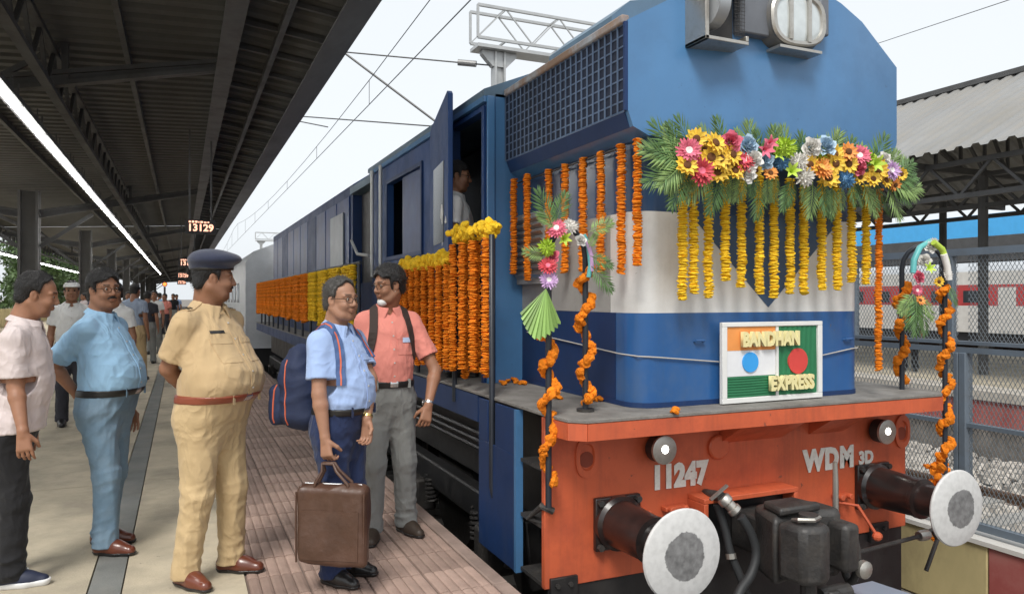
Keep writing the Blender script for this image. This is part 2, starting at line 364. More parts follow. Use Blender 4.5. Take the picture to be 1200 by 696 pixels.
for yb in [10.0 + 12*k for k in range(10)]:                   # columns with raked brackets each side
    c = MB()
    c.box(-3.72, -3.28, yb-.03, yb+.03, .0, 4.2); c.box(-3.72, -3.66, yb-.2, yb+.2, 0, 4.2); c.box(-3.34, -3.28, yb-.2, yb+.2, 0, 4.2)
    c.build('column', M_column, can)
    for (xe, ze) in ((.42, 4.36), (-6.7, 4.0)):
        b = MB(); s = 1 if xe > -3.5 else -1
        a0, a1 = Vector((-3.5 + s*.24, yb, 3.55)), Vector((xe, yb, ze))
        b.bar(a0, a1, .14, .05); b.bar(a0 + Vector((0,0,.16)), a1 + Vector((0,0,.1)), .14, .05); b.bar(a0+Vector((0,0,.08)), a1+Vector((0,0,.05)), .03, .16)
        b.build('bracket', M_girder, can)
        b = MB(); b.bar((-3.5+s*.24, yb, 2.8), (-3.5+s*1.4, yb, 3.68), .09, .09); b.build('brace', M_girder, can)
        b = MB(); m = a0.lerp(a1, .55); b.bar(m, (m.x, yb, zc(m.x)), .07, .07); b.bar(a0.lerp(a1,.3), (a0.lerp(a1,.55).x, yb, zc(-1.2)), .06, .06); b.build('strut', M_girder, can)
# strip lights: rows of tube fittings hung under the girders
def tube_light(x, y, z, L, lab, grp):
    t = thing('tube_light', (x, y, z), lab, 'light', grp)
    MB().box(x-.08, x+.08, y, y+L, z+.03, z+.09).build('housing', M_girder, t)
    MB().cyl((x, y+.03, z), (x, y+L-.03, z), .018, n=8).build('tube', M_tube, t)
    for yy in (y+.15, y+L-.15): MB().bar((x, yy, z+.09), (x, yy, 3.83 if x > -3 else 3.62), .015).build('hanger', M_girder, t)
for k in range(44):
    tube_light(-1.62 if k < 99 else 0, 3.4 + k*1.5, 3.52, 1.47, 'white tube light in the bright line running above the people', 'tube lights over the near side of the platform')
for k in range(30):
    tube_light(-6.3, 14 + k*1.5, 3.2, 1.47, 'white tube light in the line on the far side of the canopy', 'tube lights over the far side of the platform')
# LED boards hung across the platform
def led_board(px, py, d, w, lab, big):
    p = Vector((0,0,CAM_H)) + ray(px, py) * d
    t = thing('led_board', (p.x, p.y, p.z - w*.27), lab, 'display board', None if big else 'far led boards')
    h = w*.5
    MB().box(p.x-w/2, p.x+w/2, p.y, p.y+.12, p.z-h/2, p.z+h/2).build('case', M_black, t)
    for s in (-.35, .35): MB().bar((p.x+s*w, p.y+.06, p.z+h/2), (p.x+s*w, p.y+.06, 4.45), .03).build('hanger', M_girder, t)
    lettering('train_number', '13129', w*.34, M_led, (p.x, p.y-.006, p.z-h*.08), (R(90), 0, 0), t, bold=.005, sx=1.0)
    rs = random.Random(5); mb = MB()
    x = p.x - w*.38
    while x < p.x + w*.3:
        ww = rs.uniform(.03, .09)*w; mb.box(x, x+ww, p.y-.008, p.y-.002, p.z+h*.28, p.z+h*.36+rs.uniform(0,.03)*w); x += ww + .03*w
    mb.build('station_name', M_led, t)
    return t
led_board(235, 266, 13, .5, 'nearest black led board showing 13129 in pale red digits', True)
led_board(220, 308, 27, .62, 'small led board hanging behind the near 13129 board', False)
led_board(214.5, 323, 41, .62, 'small led board hanging behind the near 13129 board', False)
led_board(213, 331, 56, .62, 'small led board hanging behind the near 13129 board', False)
p = Vector((0,0,CAM_H)) + ray(193, 333)*40
t = thing('signal_lamp', (p.x, p.y, 0), 'orange lamp glowing on a thin post far down the platform', 'lamp')
MB().cyl((p.x, p.y, 0), (p.x, p.y, p.z-.14), .05, n=8).build('post', M_black, t)
MB().cyl((p.x, p.y+.15, p.z), (p.x, p.y, p.z), .13, n=14).build('housing', M_black, t)
MB().ell((p.x, p.y, p.z), (.09,.05,.09)).build('lens', mat('signal_glow', (.8,.15,.03), .4, emit=(1,.16,.03), estr=2), t)

# ------------------------------------------------------------------ fence, low wall
def wall(y0, y1, m, lab, nm):
    return MB().box(FX-.12, FX+.12, y0, y1, -1.11, -.5).build(nm, m, None, bevel=.012, label=lab, cat='wall')
jy = at(1157, 660, X=FX-.12).y
wall(-6, jy-.003, M_redface, 'low red painted wall section under the steel mesh fence', 'low_wall')
wall(jy+.003, 60, M_yelwall, 'low stained yellow wall section under the steel mesh fence', 'low_wall')
MB().box(FX-.14, FX+.14, -6, 60, -.497, -.46).build('wall_coping', M_coach_w, None, label='thin pale coping along the low wall under the fence', cat='coping')
fence = thing('mesh_fence', (FX, 4, -.45), 'blue-grey steel fence with expanded metal mesh panels', 'fence')
Z0, ZM, ZT = -.40, 1.04, 1.86
pw = .0
yp = at(1128, 400, X=FX).y
posts = [yp + k*1.9 for k in range(-3, 12)]
for y in posts:
    MB().box(FX-.05, FX+.05, y-.055, y+.005, -.46, ZM).build('post', M_fence, fence, bevel=.004)
    MB().box(FX-.05, FX+.05, y+.012, y+.05, -.46, ZM).build('post', M_fence, fence, bevel=.004)
for y in [yp + .10 + k*1.0 for k in range(-6, 20)]:
    MB().box(FX-.03, FX+.03, y-.025, y+.025, ZM+.05, ZT).build('upper_post', M_fence, fence)
for z, h in ((-.42, .06), (.42, .035), (ZM, .045), (ZM+.07, .03), (ZT, .06)):
    MB().box(FX-.032, FX+.032, posts[0], posts[-1], z, z+h).build('rail', M_fence, fence)
def mesh_panel(y0, y1, z0, z1, pitch, w, slope):
    mb = MB(); k0 = int((y1-y0+(z1-z0)/slope)/pitch)+2
    for sgn in (1, -1):
        for k in range(-k0, k0*2):
            yb = y0 + k*pitch; a, b = (yb, z0), (yb + sgn*(z1-z0)/slope, z1)          # clip to the panel
            lo, hi = 0.0, 1.0; dy = b[0]-a[0]
            t0, t1 = sorted(((y0-a[0])/dy, (y1-a[0])/dy)); lo, hi = max(lo, t0), min(hi, t1)
            if hi - lo < .01: continue
            p = (FX + sgn*.0025, a[0]+dy*lo, z0+(z1-z0)*lo); q = (FX + sgn*.0025, a[0]+dy*hi, z0+(z1-z0)*hi)
            mb.bar(p, q, .0028, w, up=(0, 1, 0))
    return mb.build('mesh_panel', M_mesh, fence)
for a, b in zip(posts[:-1], posts[1:]):
    if a > 14: break
    mesh_panel(a+.04, b-.05, Z0+.02, ZM, .038, .0045, 1.9)
    mesh_panel(a+.04, b-.05, ZM+.1, ZT, .034, .0036, 1.7)

# ------------------------------------------------------------------ beyond the fence: canopy, coach, blue fascia
fc = thing('far_canopy', (15, 6, 0), 'corrugated pale metal roof on dark trusses over the far platform', 'canopy')
ex, ez, gx, gz = 12.3, 4.08, 16.6, 6.35
mb = MB(); pts = []; y = -6.0
while y < 70:
    pts += [(y, 0), (y+.11, 0), (y+.15, .05), (y+.25, .05), (y+.29, 0)]; y += .3
for sgn, (x0, z0, x1, z1) in enumerate(((ex, ez, gx, gz), (gx, gz, 21.0, 4.1))):
    o = len(mb.v)
    for (yy, dz) in pts: mb.v.append((x0, yy, z0+dz)); mb.v.append((x1, yy, z1+dz))
    for i in range(len(pts)-1): mb.f.append((o+2*i, o+2*i+1, o+2*i+3, o+2*i+2)); mb.mi.append(0)
mb.build('roof_sheet', M_corr, fc)
mb = MB(); y = -6
MB().box(gx-.1, gx+.1, -6, 70, gz+.02, gz+.14).build('ridge_cap', M_truss, fc)
for yt in [2.5 + 3.6*k for k in range(16)]:
    mb = MB(); mb.bar((ex+.1, yt, ez-.1), (20.9, yt, 4.0), .09, .12); mb.bar((ex+.1, yt, ez-.05), (gx, yt, gz-.08), .09, .1); mb.bar((gx, yt, gz-.08), (20.9, yt, 4.05), .09, .1)
    n = 6
    for k in range(n):
        xa = ex+.2+(gx-ex)*k/n; xb = ex+.2+(gx-ex)*(k+1)/n
        mb.bar((xa, yt, ez-.05+(gz-ez)*k/n), (xb, yt, 4.0), .05, .05); mb.bar((xb, yt, 4.0), (xb, yt, ez-.1+(gz-ez)*(k+1)/n), .05, .05)
    mb.build('roof_truss', M_truss, fc)
    for xc in (14.6, 18.4): MB().cyl((xc, yt, -.02), (xc, yt, 4.0), .09, n=10).build('column', M_truss, fc)
for xg in (12.9, 14.6, 16.6):                                # longitudinal lattice girders
    mb = MB(); z0, z1 = 3.3, 4.0; mb.box(xg-.05, xg+.05, -6, 66, z0, z0+.09); mb.box(xg-.05, xg+.05, -6, 66, z1-.09, z1)
    y = -6; k = 0
    while y < 65:
        mb.bar((xg, y, z0+.05 if k%2 else z1-.05), (xg, y+.6, z1-.05 if k%2 else z0+.05), .05, .05); y += .6; k += 1
    mb.build('lattice_girder', M_truss, fc)
# a blue-fronted shelter behind the coach
track(24.0, -8, 130, M_ballast_l, 'railway_track')
bl = thing('blue_shelter', (42, 10, -1), 'long shelter with a bright blue fascia behind the red coach', 'shelter')
MB().box(41.5, 41.6, -10, 150, 5.0, 6.25).build('fascia', M_skyblue, bl)
MB().box(41.62, 49, -10, 150, 6.1, 6.2).build('roof_sheet', M_truss, bl)
MB().box(41.5, 49, -10, 150, 3.6, 4.99).build('beam', M_truss, bl)
for k in range(14):
    MB().box(41.47, 41.497, 2+k*7, 2.06+k*7, 5.0, 6.25).build('seam', M_truss, bl)
    MB().cyl((43.5, 2+k*7, -1.1), (43.5, 2+k*7, 3.6), .15, n=10).build('column', M_truss, bl)
MB().box(47, 48.5, -10, 190, -1.1, 3.5).build('rear_wall', None or mat('far_wall', (.42,.43,.41), .8, var=.4, vscale=.8), None, label='long pale wall far behind the red coach', cat='wall')
track(35.5, -8, 150, M_ballast_l, 'railway_track')
# red and white passenger coaches
CXs = 34.0
def coach(y0, L, lab, grp):
    t = thing('passenger_coach', (CXs+1.5, y0+L/2, RAIL_Z), lab, 'coach', grp)
    x0, x1 = CXs, CXs+3.0
    secs = [(-.1, .55, M_coach_w, 'lower_panel'), (.55, 1.15, M_coach_w, 'side_panel'), (1.15, 2.05, M_coach_r, 'window_band'), (2.05, 2.75, M_coach_w, 'upper_panel')]
    for a, b, m, n in secs: MB().box(x0, x1, y0, y0+L, a+.002, b).build(n, m, t)
    MB().box(x0-.006, x0, y0, y0+L, 2.06, 2.13).build('stripe', M_coach_r, t)
    MB().prism([(x0, 2.75), (x1, 2.75), (x1-.15, 2.98), (x1-.8, 3.2), (x0+.8, 3.2), (x0+.15, 2.98)], y0, y0+L, 'y').build('roof', M_coach_g, t, smooth=50)
    MB().box(x0+.15, x1-.15, y0+.3, y0+L-.3, -.5, -.11).build('underframe', M_black, t)
    k = 0; y = y0 + 2.0
    while y < y0+L-2:
        w = MB().box(x0-.012, x0, y, y+.95, 1.28, 1.86).build('window', M_glass, t)
        f = MB(); f.box(x0-.02, x0-.012, y-.04, y, 1.24, 1.9); f.box(x0-.02, x0-.012, y+.95, y+.99, 1.24, 1.9); f.box(x0-.02, x0-.012, y, y+.95, 1.86, 1.9); f.box(x0-.02, x0-.012, y, y+.95, 1.24, 1.28)
        f.build('frame', M_coach_r, w); y += 1.65
    for yd in (y0+.5, y0+L-1.3): MB().box(x0-.014, x0, yd, yd+.8, 0, 2.0).build('door', M_coach_w, t)
    for yb in (y0+3, y0+L-3):
        mb = MB(); mb.box(x0+.3, x0+.5, yb-1.3, yb+1.3, -.62, -.4)
        for q in (-1, 1): mb.cyl((x0+.5, yb+q*.95, RAIL_Z+.46), (x0+.62, yb+q*.95, RAIL_Z+.46), .46, n=20)
        mb.build('bogie', M_black, t)
for k in range(4): coach(-2 + k*22.6, 22, 'red and white passenger coach standing beyond the far platform', 'coaches on the far track')

# white coach coupled behind the locomotive
wc = thing('white_coach', (TRK, 34, RAIL_Z), 'pale grey coach standing behind the blue locomotive', 'coach')
mb = MB(); mb.prism([(1.74,.0),(4.78,.0),(4.78,2.55),(4.55,2.9),(3.9,3.16),(2.6,3.16),(1.97,2.9),(1.74,2.55)], 23.4, 46, 'y'); mb.build('body', M_coach_g, wc, smooth=50)
MB().box(1.9, 4.6, 23.6, 45.8, -.55, -.01).build('underframe', M_black, wc)
MB().box(2.6, 3.9, 23.0, 23.38, .1, 2.6).build('gangway', M_black, wc)
for k in range(10):
    w = MB().box(1.725, 1.739, 26+k*1.8, 26.9+k*1.8, 1.35, 2.0).build('window', M_glass, wc)
for k in range(2):
    mb = MB()
    for q in (-1, 1): mb.cyl((1.95, 27+k*15+q, RAIL_Z+.46), (2.1, 27+k*15+q, RAIL_Z+.46), .46, n=20)
    mb.build('wheelset', M_black, wc)

# ------------------------------------------------------------------ overhead line
def portal(px, d, ztop, span, lab, s=1.0):
    p = Vector((0,0,CAM_H)) + ray(px, 349.5)*d
    t = thing('overhead_portal', (p.x, p.y, -1.1), lab, 'gantry')
    w = .155*s
    m = MB(); m.box(p.x-w, p.x-w+.05, p.y-w, p.y+w, -1.1, ztop-1.1); m.box(p.x+w-.05, p.x+w, p.y-w, p.y+w, -1.1, ztop-1.1); m.box(p.x-w+.05, p.x+w-.05, p.y-.03, p.y+.03, -1.1, ztop-1.1); m.build('mast', M_galv, t)
    m = MB(); m.prism([(p.x-.2,ztop-1.5),(p.x+.2,ztop-1.5),(p.x+.5,ztop-1.2),(p.x+.5,ztop-1.1),(p.x-.5,ztop-1.1),(p.x-.5,ztop-1.2)], p.y-.1, p.y+.1, 'y'); m.build('head_plate', M_galv, t)
    MB().box(p.x-.7, p.x+1.9, p.y-.3, p.y+.3, ztop-1.09, ztop-1.0).build('walkway', M_galv, t)
    for (zz, r) in ((ztop-.85, .036), (ztop, .036)):
        for yy in (p.y-.28, p.y+.28): MB().box(p.x-.7, p.x+span, yy-r, yy+r, zz-r, zz+r).build('chord', M_galv, t)
    m = MB(); x = p.x-.7; k = 0
    while x < p.x+span-.8:
        for yy in (p.y-.28, p.y+.28): m.bar((x, yy, ztop-.85 if k%2==0 else ztop), (x+.8, yy, ztop if k%2==0 else ztop-.85), .032, .032)
        if k % 2: m.bar((x, p.y-.28, ztop), (x, p.y+.28, ztop), .05); m.bar((x, p.y-.28, ztop-.85), (x, p.y+.28, ztop-.85), .05)
        x += .8; k += 1
    for yy in (p.y-.28, p.y+.28): m.bar((p.x-.7, yy, ztop-.85), (p.x-.7, yy, ztop), .06)
    m.build('lacing', M_galv, t)
    m = MB(); xr = p.x+span
    m.box(xr-w, xr+w, p.y-w, p.y+w, -1.1, ztop-.9); m.build('mast', M_galv, t)
    return t, p
pt, pp = portal(584, 20, 9.2, 10.5, 'grey lattice overhead line portal rising behind the locomotive roof')
portal(306, 95, 9.9, 24, 'far grey lattice portal seen over the tail of the locomotive')
# bracket arm with insulator reaching over the locomotive track
arm = thing('catenary_bracket', (pp.x-.2, pp.y, 7.6), 'thin overhead line bracket with grey insulator beside the portal mast', 'bracket')
q = lambda px, py, X: at(px, py, X=X)
a0 = Vector((pp.x-.2, pp.y, CAM_H + (349.5-78)/FPX*20)); a1 = Vector((0,0,CAM_H)) + ray(402, 61)*20.5
MB().tube([a0, a1], .02, n=6).build('tube', M_wire, arm)
i0 = a0.lerp(a1, .10); i1 = a0.lerp(a1, .22); MB().cyl(i0, i1, .085, n=12).build('insulator', M_porc, arm)
b0 = Vector((0,0,CAM_H)) + ray(515, 146)*20; MB().tube([a1, b0], .035, n=6).build('stay', M_wire, arm)
b1 = Vector((0,0,CAM_H)) + ray(346, 136)*24; b2 = Vector((0,0,CAM_H)) + ray(506, 148)*20; b3 = Vector((0,0,CAM_H)) + ray(384, 149)*23
MB().tube([b1, b2], .02, n=6).build('tube', M_wire, arm); MB().tube([b1+Vector((0,0,-.15)), b3], .02, n=6).build('registration_arm', M_wire, arm)
def wire(pts, r, lab): MB().tube(pts, r, n=5).build('overhead_wire', M_wire, None, label=lab, cat='wire')
wire([(TRK, y, 5.18+.0*y) for y in (-6, 30, 140)], .009, 'thin contact wire stretched along above the locomotive')
cat_pts = [(TRK, y, 5.45 + .9*((y % 52)/26-1)**2) for y in range(-6, 141, 4)]
wire(cat_pts, .008, 'sagging carrier wire hung above the contact wire')
wire([at(1195, -4, Y=30), at(1020, 54, Y=48)], .03, 'single wire crossing the sky right of the locomotive')
for y in range(8, 110, 6):
    MB().tube([(TRK, y, 5.18), (TRK, y, 5.45 + .9*((y % 52)/26-1)**2)], .006, n=4).build('dropper_wire', M_wire, None, label='short vertical dropper wire between contact and carrier wire', cat='wire', group='droppers of the overhead line')

# ------------------------------------------------------------------ greenery past the canopy on the left
def leaf_crown(c, r, n, seed, ls):
    rs = random.Random(seed); mb = MB(); clumps = [(rs.uniform(-1,1), rs.uniform(-1,1), rs.uniform(-.8,.9)) for _ in range(26)]
    for k in range(n):
        q = clumps[k % 26]; u = Vector((rs.gauss(0,1), rs.gauss(0,1), rs.gauss(0,1))).normalized() * rs.uniform(.1, .42)
        p = Vector((c[0]+(q[0]*.72+u.x)*r[0], c[1]+(q[1]*.72+u.y)*r[1], c[2]+(q[2]*.72+u.z)*r[2]))
        a = Vector((rs.gauss(0,1), rs.gauss(0,1), rs.gauss(0,1))).normalized(); b = a.cross(Vector((rs.gauss(0,1), rs.gauss(0,1), rs.gauss(0,1)))).normalized()
        s = ls*rs.uniform(.6, 1.4); mb.add([p-a*s, p+b*s*.45, p+a*s, p-b*s*.45], [(0,1,2,3)])
    return mb
def tree(x, y, h, lab, seed):
    t = thing('tree', (x, y, -1.1), lab, 'tree', 'trees beyond the platform')
    tr = MB(); tr.tube([(x, y, -1.1), (x+.1, y, h*.25), (x-.1, y+.1, h*.6)], [.22, .17, .08], n=8)
    rs = random.Random(seed)
    for k in range(5):
        a = rs.uniform(0, 6.28); tr.tube([(x, y, h*.2+.1*k), (x+math.cos(a)*1.2, y+math.sin(a)*1.2, h*.5+.2*k)], [.07, .02], n=6)
    tr.build('trunk', M_bark, t)
    leaf_crown((x, y, h*.52), (2.3, 2.6, h*.45), 3800, seed, .17).build('crown', M_leaf, t)
for k in range(9): tree(-9.9 - (k % 3)*1.6, 38 + k*9, 6.0 + (k*37 % 10)*.2, 'leafy green tree growing past the far side of the platform', 40+k)
hd = leaf_crown((-9.4, 70, .5), (.8, 46, 1.3), 12000, 77, .16).build('hedge', M_leaf, None, label='low green hedge along the far side of the platform', cat='hedge')
MB().box(-8.5, -8.35, -6, 120, -1.1, .95).build('boundary_wall', M_yelwall, None, label='low yellowish boundary wall on the far side of the platform', cat='wall')
# ------------------------------------------------------------------ the locomotive
rust = (.16, .1, .07)
P_blue = mat('loco_blue', (.019, .1, .29), .3, chips=(.1, .1, .1), var=.14, vscale=1.6, streak=(.05, .09, .15), samt=.25, dirt=(.09, .14, .22), dscale=2.4, damt=.45, coat=.25, bump=.05, bscale=4)
P_sky = mat('loco_light_blue', (.072, .2, .4), .3, chips=(.05, .12, .24), var=.10, vscale=1.3, streak=(.1, .2, .34), samt=.16, dirt=(.06, .15, .3), dscale=3.0, damt=.5, coat=.2, bump=.1, bscale=5)
P_navy = mat('loco_navy', (.010, .034, .115), .5, spec=.35, streak=(.04, .055, .09), samt=.3, var=.15, vscale=2, dirt=(.03, .045, .09), dscale=3, damt=.4, bump=.06, bscale=5)
P_white = mat('loco_white', (.7, .7, .685), .42, streak=(.45, .42, .37), samt=.22, chips=(.4, .37, .33), var=.06, vscale=1.2, dirt=(.42, .41, .38), dscale=2.2, damt=.5, coat=.1, bump=.05, bscale=5)
P_orange = mat('loco_orange', (.58, .115, .045), .45, streak=(.2, .05, .03), samt=.45, chips=(.17, .06, .04), var=.10, vscale=2.5, dirt=(.3, .05, .025), dscale=4, damt=.5, coat=.1, bump=.08, bscale=9)
P_deck = mat('loco_deck', (.2, .19, .175), .8, var=.25, vscale=6, bump=.4, bscale=70, dirt=(.09, .08, .07), dscale=5, damt=.6)
P_dark = mat('loco_black', (.012, .012, .013), .45, var=.3, dirt=(.045, .04, .035), dscale=4, damt=.5, bump=.1)
P_iron = mat('cast_iron', (.05, .048, .047), .5, .35, var=.35, vscale=7, dirt=(.1, .085, .07), dscale=9, damt=.5, bump=.35, bscale=45)
P_rubber = mat('hose_rubber', (.03, .032, .034), .6, var=.2)
P_steel = mat('bright_steel', (.5, .48, .44), .35, .8, var=.2, dirt=(.2, .17, .13), dscale=12)
P_letter = mat('letter_paint', (.74, .72, .66), .6, var=.1, vscale=20, dirt=(.5, .4, .33), dscale=25, damt=.4)
P_hatch = mat('roof_paint', (.1, .17, .24), .5, var=.12, dirt=(.1, .1, .1), damt=.4)
P_rust = mat('rusty_edge', (.3, .33, .37), .7, var=.2, vscale=8, dirt=(.26, .16, .1), dscale=3.2, damt=.85, thresh=(.42, .58))
P_lens = mat('lamp_glass', (.62, .66, .66), .12, .4, var=.1, vscale=14)
P_glow = mat('lamp_glow', (1, .98, .92), .3, emit=(1, .96, .88), estr=5)
P_grid = mat('grille_wire', (.1, .15, .24), .5, .2, var=.2)
P_wrap = mat('hood_door_paint', (.010, .036, .13), .42, var=.4, vscale=2.2, bump=.6, bscale=3.0, spec=.4, dirt=(.16, .2, .27), dscale=2.2, damt=.55, thresh=(.58, .72))

P_cab = mat('cab_blue', (.011, .048, .17), .5, var=.2, vscale=2, dirt=(.025, .06, .15), dscale=3, damt=.5, bump=.08, bscale=5, streak=(.05, .075, .13), samt=.3, spec=.35)
P_fnavy = mat('front_navy', (.026, .058, .13), .3, var=.15, vscale=2, dirt=(.05, .08, .14), dscale=3, damt=.4, coat=.25, bump=.08, bscale=5)
DZ = .87                                        # deck level
loco = thing('diesel_locomotive', (TRK, 12, RAIL_Z), 'blue, white and orange diesel locomotive decked with marigold garlands', 'locomotive')
LX, RX = 1.82, 4.70
FY = 3.35                                       # front edge of the deck
HS = 3.65                                       # face of the headstock
def rrect(x0, x1, y0, y1, r, n=6, back=True):   # rounded front corners; square at the back
    P = []
    for k in range(n+1):
        a = math.pi + math.pi/2*k/n; P.append((x0+r+r*math.cos(a), y0+r+r*math.sin(a)))
    for k in range(n+1):
        a = 1.5*math.pi + math.pi/2*k/n; P.append((x1-r+r*math.cos(a), y0+r+r*math.sin(a)))
    return P + [(x1, y1), (x0, y1)]
def part(mb, name, m, **kw): return mb.build(name, m, loco, **kw)

# deck and headstock
dp = [(LX, 3.62), (LX+.02, FY+.07), (LX+.10, FY), (RX-.10, FY-.02), (RX, FY+.06), (RX, 20.9), (LX, 20.9)]
part(MB().prism(dp, DZ-.02, DZ, 'z'), 'deck', P_deck, bevel=.004)
lip = MB()
lp = [(LX+.002, 3.60), (LX+.022, FY+.068), (LX+.10, FY+.002), (RX-.10, FY-.018), (RX-.002, FY+.06), (RX-.002, 3.6)]
for a, b in zip(lp[:-1], lp[1:]):
    lip.bar((a[0], a[1], DZ-.066), (b[0], b[1], DZ-.066), .012, .088)
lip.prism([(p[0]+(.01 if p[0]<3 else -.01), p[1]+.01) for p in lp] , DZ-.036, DZ-.022, 'z')
part(lip, 'deck_lip', P_orange)
hs = part(MB().box(LX, RX-.04, HS, HS+.04, -.1, DZ-.025), 'headstock', P_orange, bevel=.006)
# web gussets under the lip
for (x, w) in ((3.02, .5), (3.75, .3)):
    MB().prism([(HS, DZ-.11), (FY+.05, DZ-.11), (FY+.09, DZ-.125), (HS, DZ-.26)], x, x+w, 'x').build('gusset', P_orange, hs)
# oval lifting holes and a blind round cover
def oval(cx, cz, w, h, y, t, m, nm, inner=None):
    mb = MB(); n = 24; P = []; F = []
    for yy, sc in ((y, 1), (y-t, 1), (y-t, .66), (y-.001, .6)):
        for i in range(n):
            a = 2*math.pi*i/n; P.append((cx+w*sc*math.cos(a)*.9, yy, cz+h*sc*math.copysign(abs(math.sin(a))**.7, math.sin(a))))
    for k in range(3):
        for i in range(n): F.append((k*n+i, (k+1)*n+i, (k+1)*n+(i+1)%n, k*n+(i+1)%n))
    mb.add(P, F); return mb.build(nm, m, hs, smooth=40)
for (px, py) in ((687, 535), (1056, 505)):
    p = at(px, py, Y=HS); oval(p.x, p.z, .08, .115, HS-.001, .014, P_orange, 'lifting_hole')
    MB().cyl((p.x, HS-.004, p.z-.015), (p.x, HS-.001, p.z-.015), .045, n=18).build('hole_back', mat('rust_orange', (.25, .05, .025), .7, var=.2), hs)
p = at(840, 523, Y=HS); MB().lathe([(.075, 0), (.075, .02), (.066, .028)], (p.x, HS, p.z), (0,-1,0), 24).build('round_cover', P_orange, hs, smooth=40)
# numbers and class letters
p = at(796, 556, Y=HS); lettering('running_number', '11247', .178, P_letter, (p.x, HS-.005, p.z-.006), (R(90), 0, 0), loco, bold=.013, depth=.002, spacing=1.08, sx=.84)
p = at(971, 538, Y=HS); lettering('class_letters', 'WDM', .185, P_letter, (p.x, HS-.005, p.z), (R(90), 0, 0), loco, bold=.012, depth=.002, spacing=1.15, sx=.88)
p = at(1014, 538, Y=HS); lettering('class_suffix', '3D', .115, P_letter, (p.x, HS-.005, p.z+.012), (R(90), 0, 0), loco, bold=.006, depth=.002, sx=.95)
# pair of round lit lamps
for (px, py) in ((775, 526), (1035, 505)):
    p = at(px, py, Y=HS-.08)
    l = MB().lathe([(.05, -.085), (.078, -.06), (.08, .0), (.08, .02), (.066, .022), (.062, .008)], (p.x, HS-.09, p.z), (0,-1,0), 28).build('marker_lamp', P_dark, loco, smooth=40)
    MB().lathe([(.071, 0), (.082, .006), (.082, .022), (.07, .026)], (p.x, HS-.092, p.z), (0,-1,0), 28).build('rim', P_steel, l, smooth=40)
    MB().lathe([(.06, .0), (.05, .012), (.03, .019), (.012, .021)], (p.x, HS-.098, p.z), (0,-1,0), 24).build('lens', P_lens, l, smooth=60)
    MB().ell((p.x, HS-.118, p.z+.005), (.024, .009, .024)).build('bulb', P_glow, l, smooth=180)

# buffers
mf = bpy.data.materials.new('buffer_face'); mf.use_nodes = True; t = mf.node_tree; N = t.nodes; L = t.links; b = N['Principled BSDF']; b.inputs['Roughness'].default_value = .55
tc = N.new('ShaderNodeTexCoord'); mpv = N.new('ShaderNodeMapping'); mpv.inputs['Scale'].default_value = (1, 0, 1); L.new(tc.outputs['Object'], mpv.inputs[0])
ln = N.new('ShaderNodeVectorMath'); ln.operation = 'LENGTH'; L.new(mpv.outputs[0], ln.inputs[0])
n1 = N.new('ShaderNodeTexNoise'); n1.inputs['Scale'].default_value = 6; n1.inputs['Detail'].default_value = 9; n1.inputs['Roughness'].default_value = .7; L.new(tc.outputs['Object'], n1.inputs['Vector'])
ma = N.new('ShaderNodeMath'); ma.operation = 'MULTIPLY_ADD'; L.new(n1.outputs[0], ma.inputs[0]); ma.inputs[1].default_value = .085; L.new(ln.outputs['Value'], ma.inputs[2])
mr = N.new('ShaderNodeMapRange'); mr.inputs[1].default_value = .157; mr.inputs[2].default_value = .162; L.new(ma.outputs[0], mr.inputs[0])
n2 = N.new('ShaderNodeTexNoise'); n2.inputs['Scale'].default_value = 30; n2.inputs['Detail'].default_value = 6; L.new(tc.outputs['Object'], n2.inputs['Vector'])
cr = N.new('ShaderNodeValToRGB'); cr.color_ramp.elements[0].position = .3; cr.color_ramp.elements[0].color = (.12, .12, .12, 1); cr.color_ramp.elements[1].position = .75; cr.color_ramp.elements[1].color = (.26, .26, .26, 1); L.new(n2.outputs[0], cr.inputs[0])
cw = N.new('ShaderNodeValToRGB'); cw.color_ramp.elements[0].position = .25; cw.color_ramp.elements[0].color = (.5, .5, .49, 1); cw.color_ramp.elements[1].position = .6; cw.color_ramp.elements[1].color = (.6, .6, .59, 1); L.new(n2.outputs[0], cw.inputs[0])
mx = N.new('ShaderNodeMix'); mx.data_type = 'RGBA'; L.new(mr.outputs[0], mx.inputs[0]); L.new(cr.outputs[0], mx.inputs[6]); L.new(cw.outputs[0], mx.inputs[7]); L.new(mx.outputs[2], b.inputs['Base Color'])
BZ, BY = .225, 3.0
P_barrel = mat('buffer_black', (.014, .012, .012), .28, var=.3, dirt=(.05, .02, .015), dscale=6, damt=.5, coat=.3)
for bx in (2.275, 4.31):
    bf = MB().lathe([(.155, 0), (.155, .03), (.135, .05), (.128, .2), (.122, .34), (.128, .345), (.128, .37), (.1, .375), (.1, .56)], (bx, HS-.03, BZ), (0,-1,0), 32).build('buffer', P_barrel, loco, smooth=35)
    MB().box(bx-.15, bx+.15, HS-.035, HS, BZ-.15, BZ+.15).build('base_plate', P_barrel, bf, bevel=.008)
    for sx_ in (-1, 1):
        for sz in (-1, 1): MB().cyl((bx+sx_*.125, HS-.06, BZ+sz*.125), (bx+sx_*.125, HS-.035, BZ+sz*.125), .02, n=6).build('bolt', P_iron, bf)
    d = MB().lathe([(.12, 0), (.2, -.005), (.228, .006), (.232, .016), (.226, .026), (.2, .034), (.14, .043), (.07, .048), (.01, .049)], (0, 0, 0), (0,-1,0), 48).mesh('buffer_disc', mf, 40)
    o = inst('buffer_disc', d, bf, Vector((bx, BY+.045, BZ)) - loco.location)
    if bx > 3: o.rotation_euler.y = 2.1

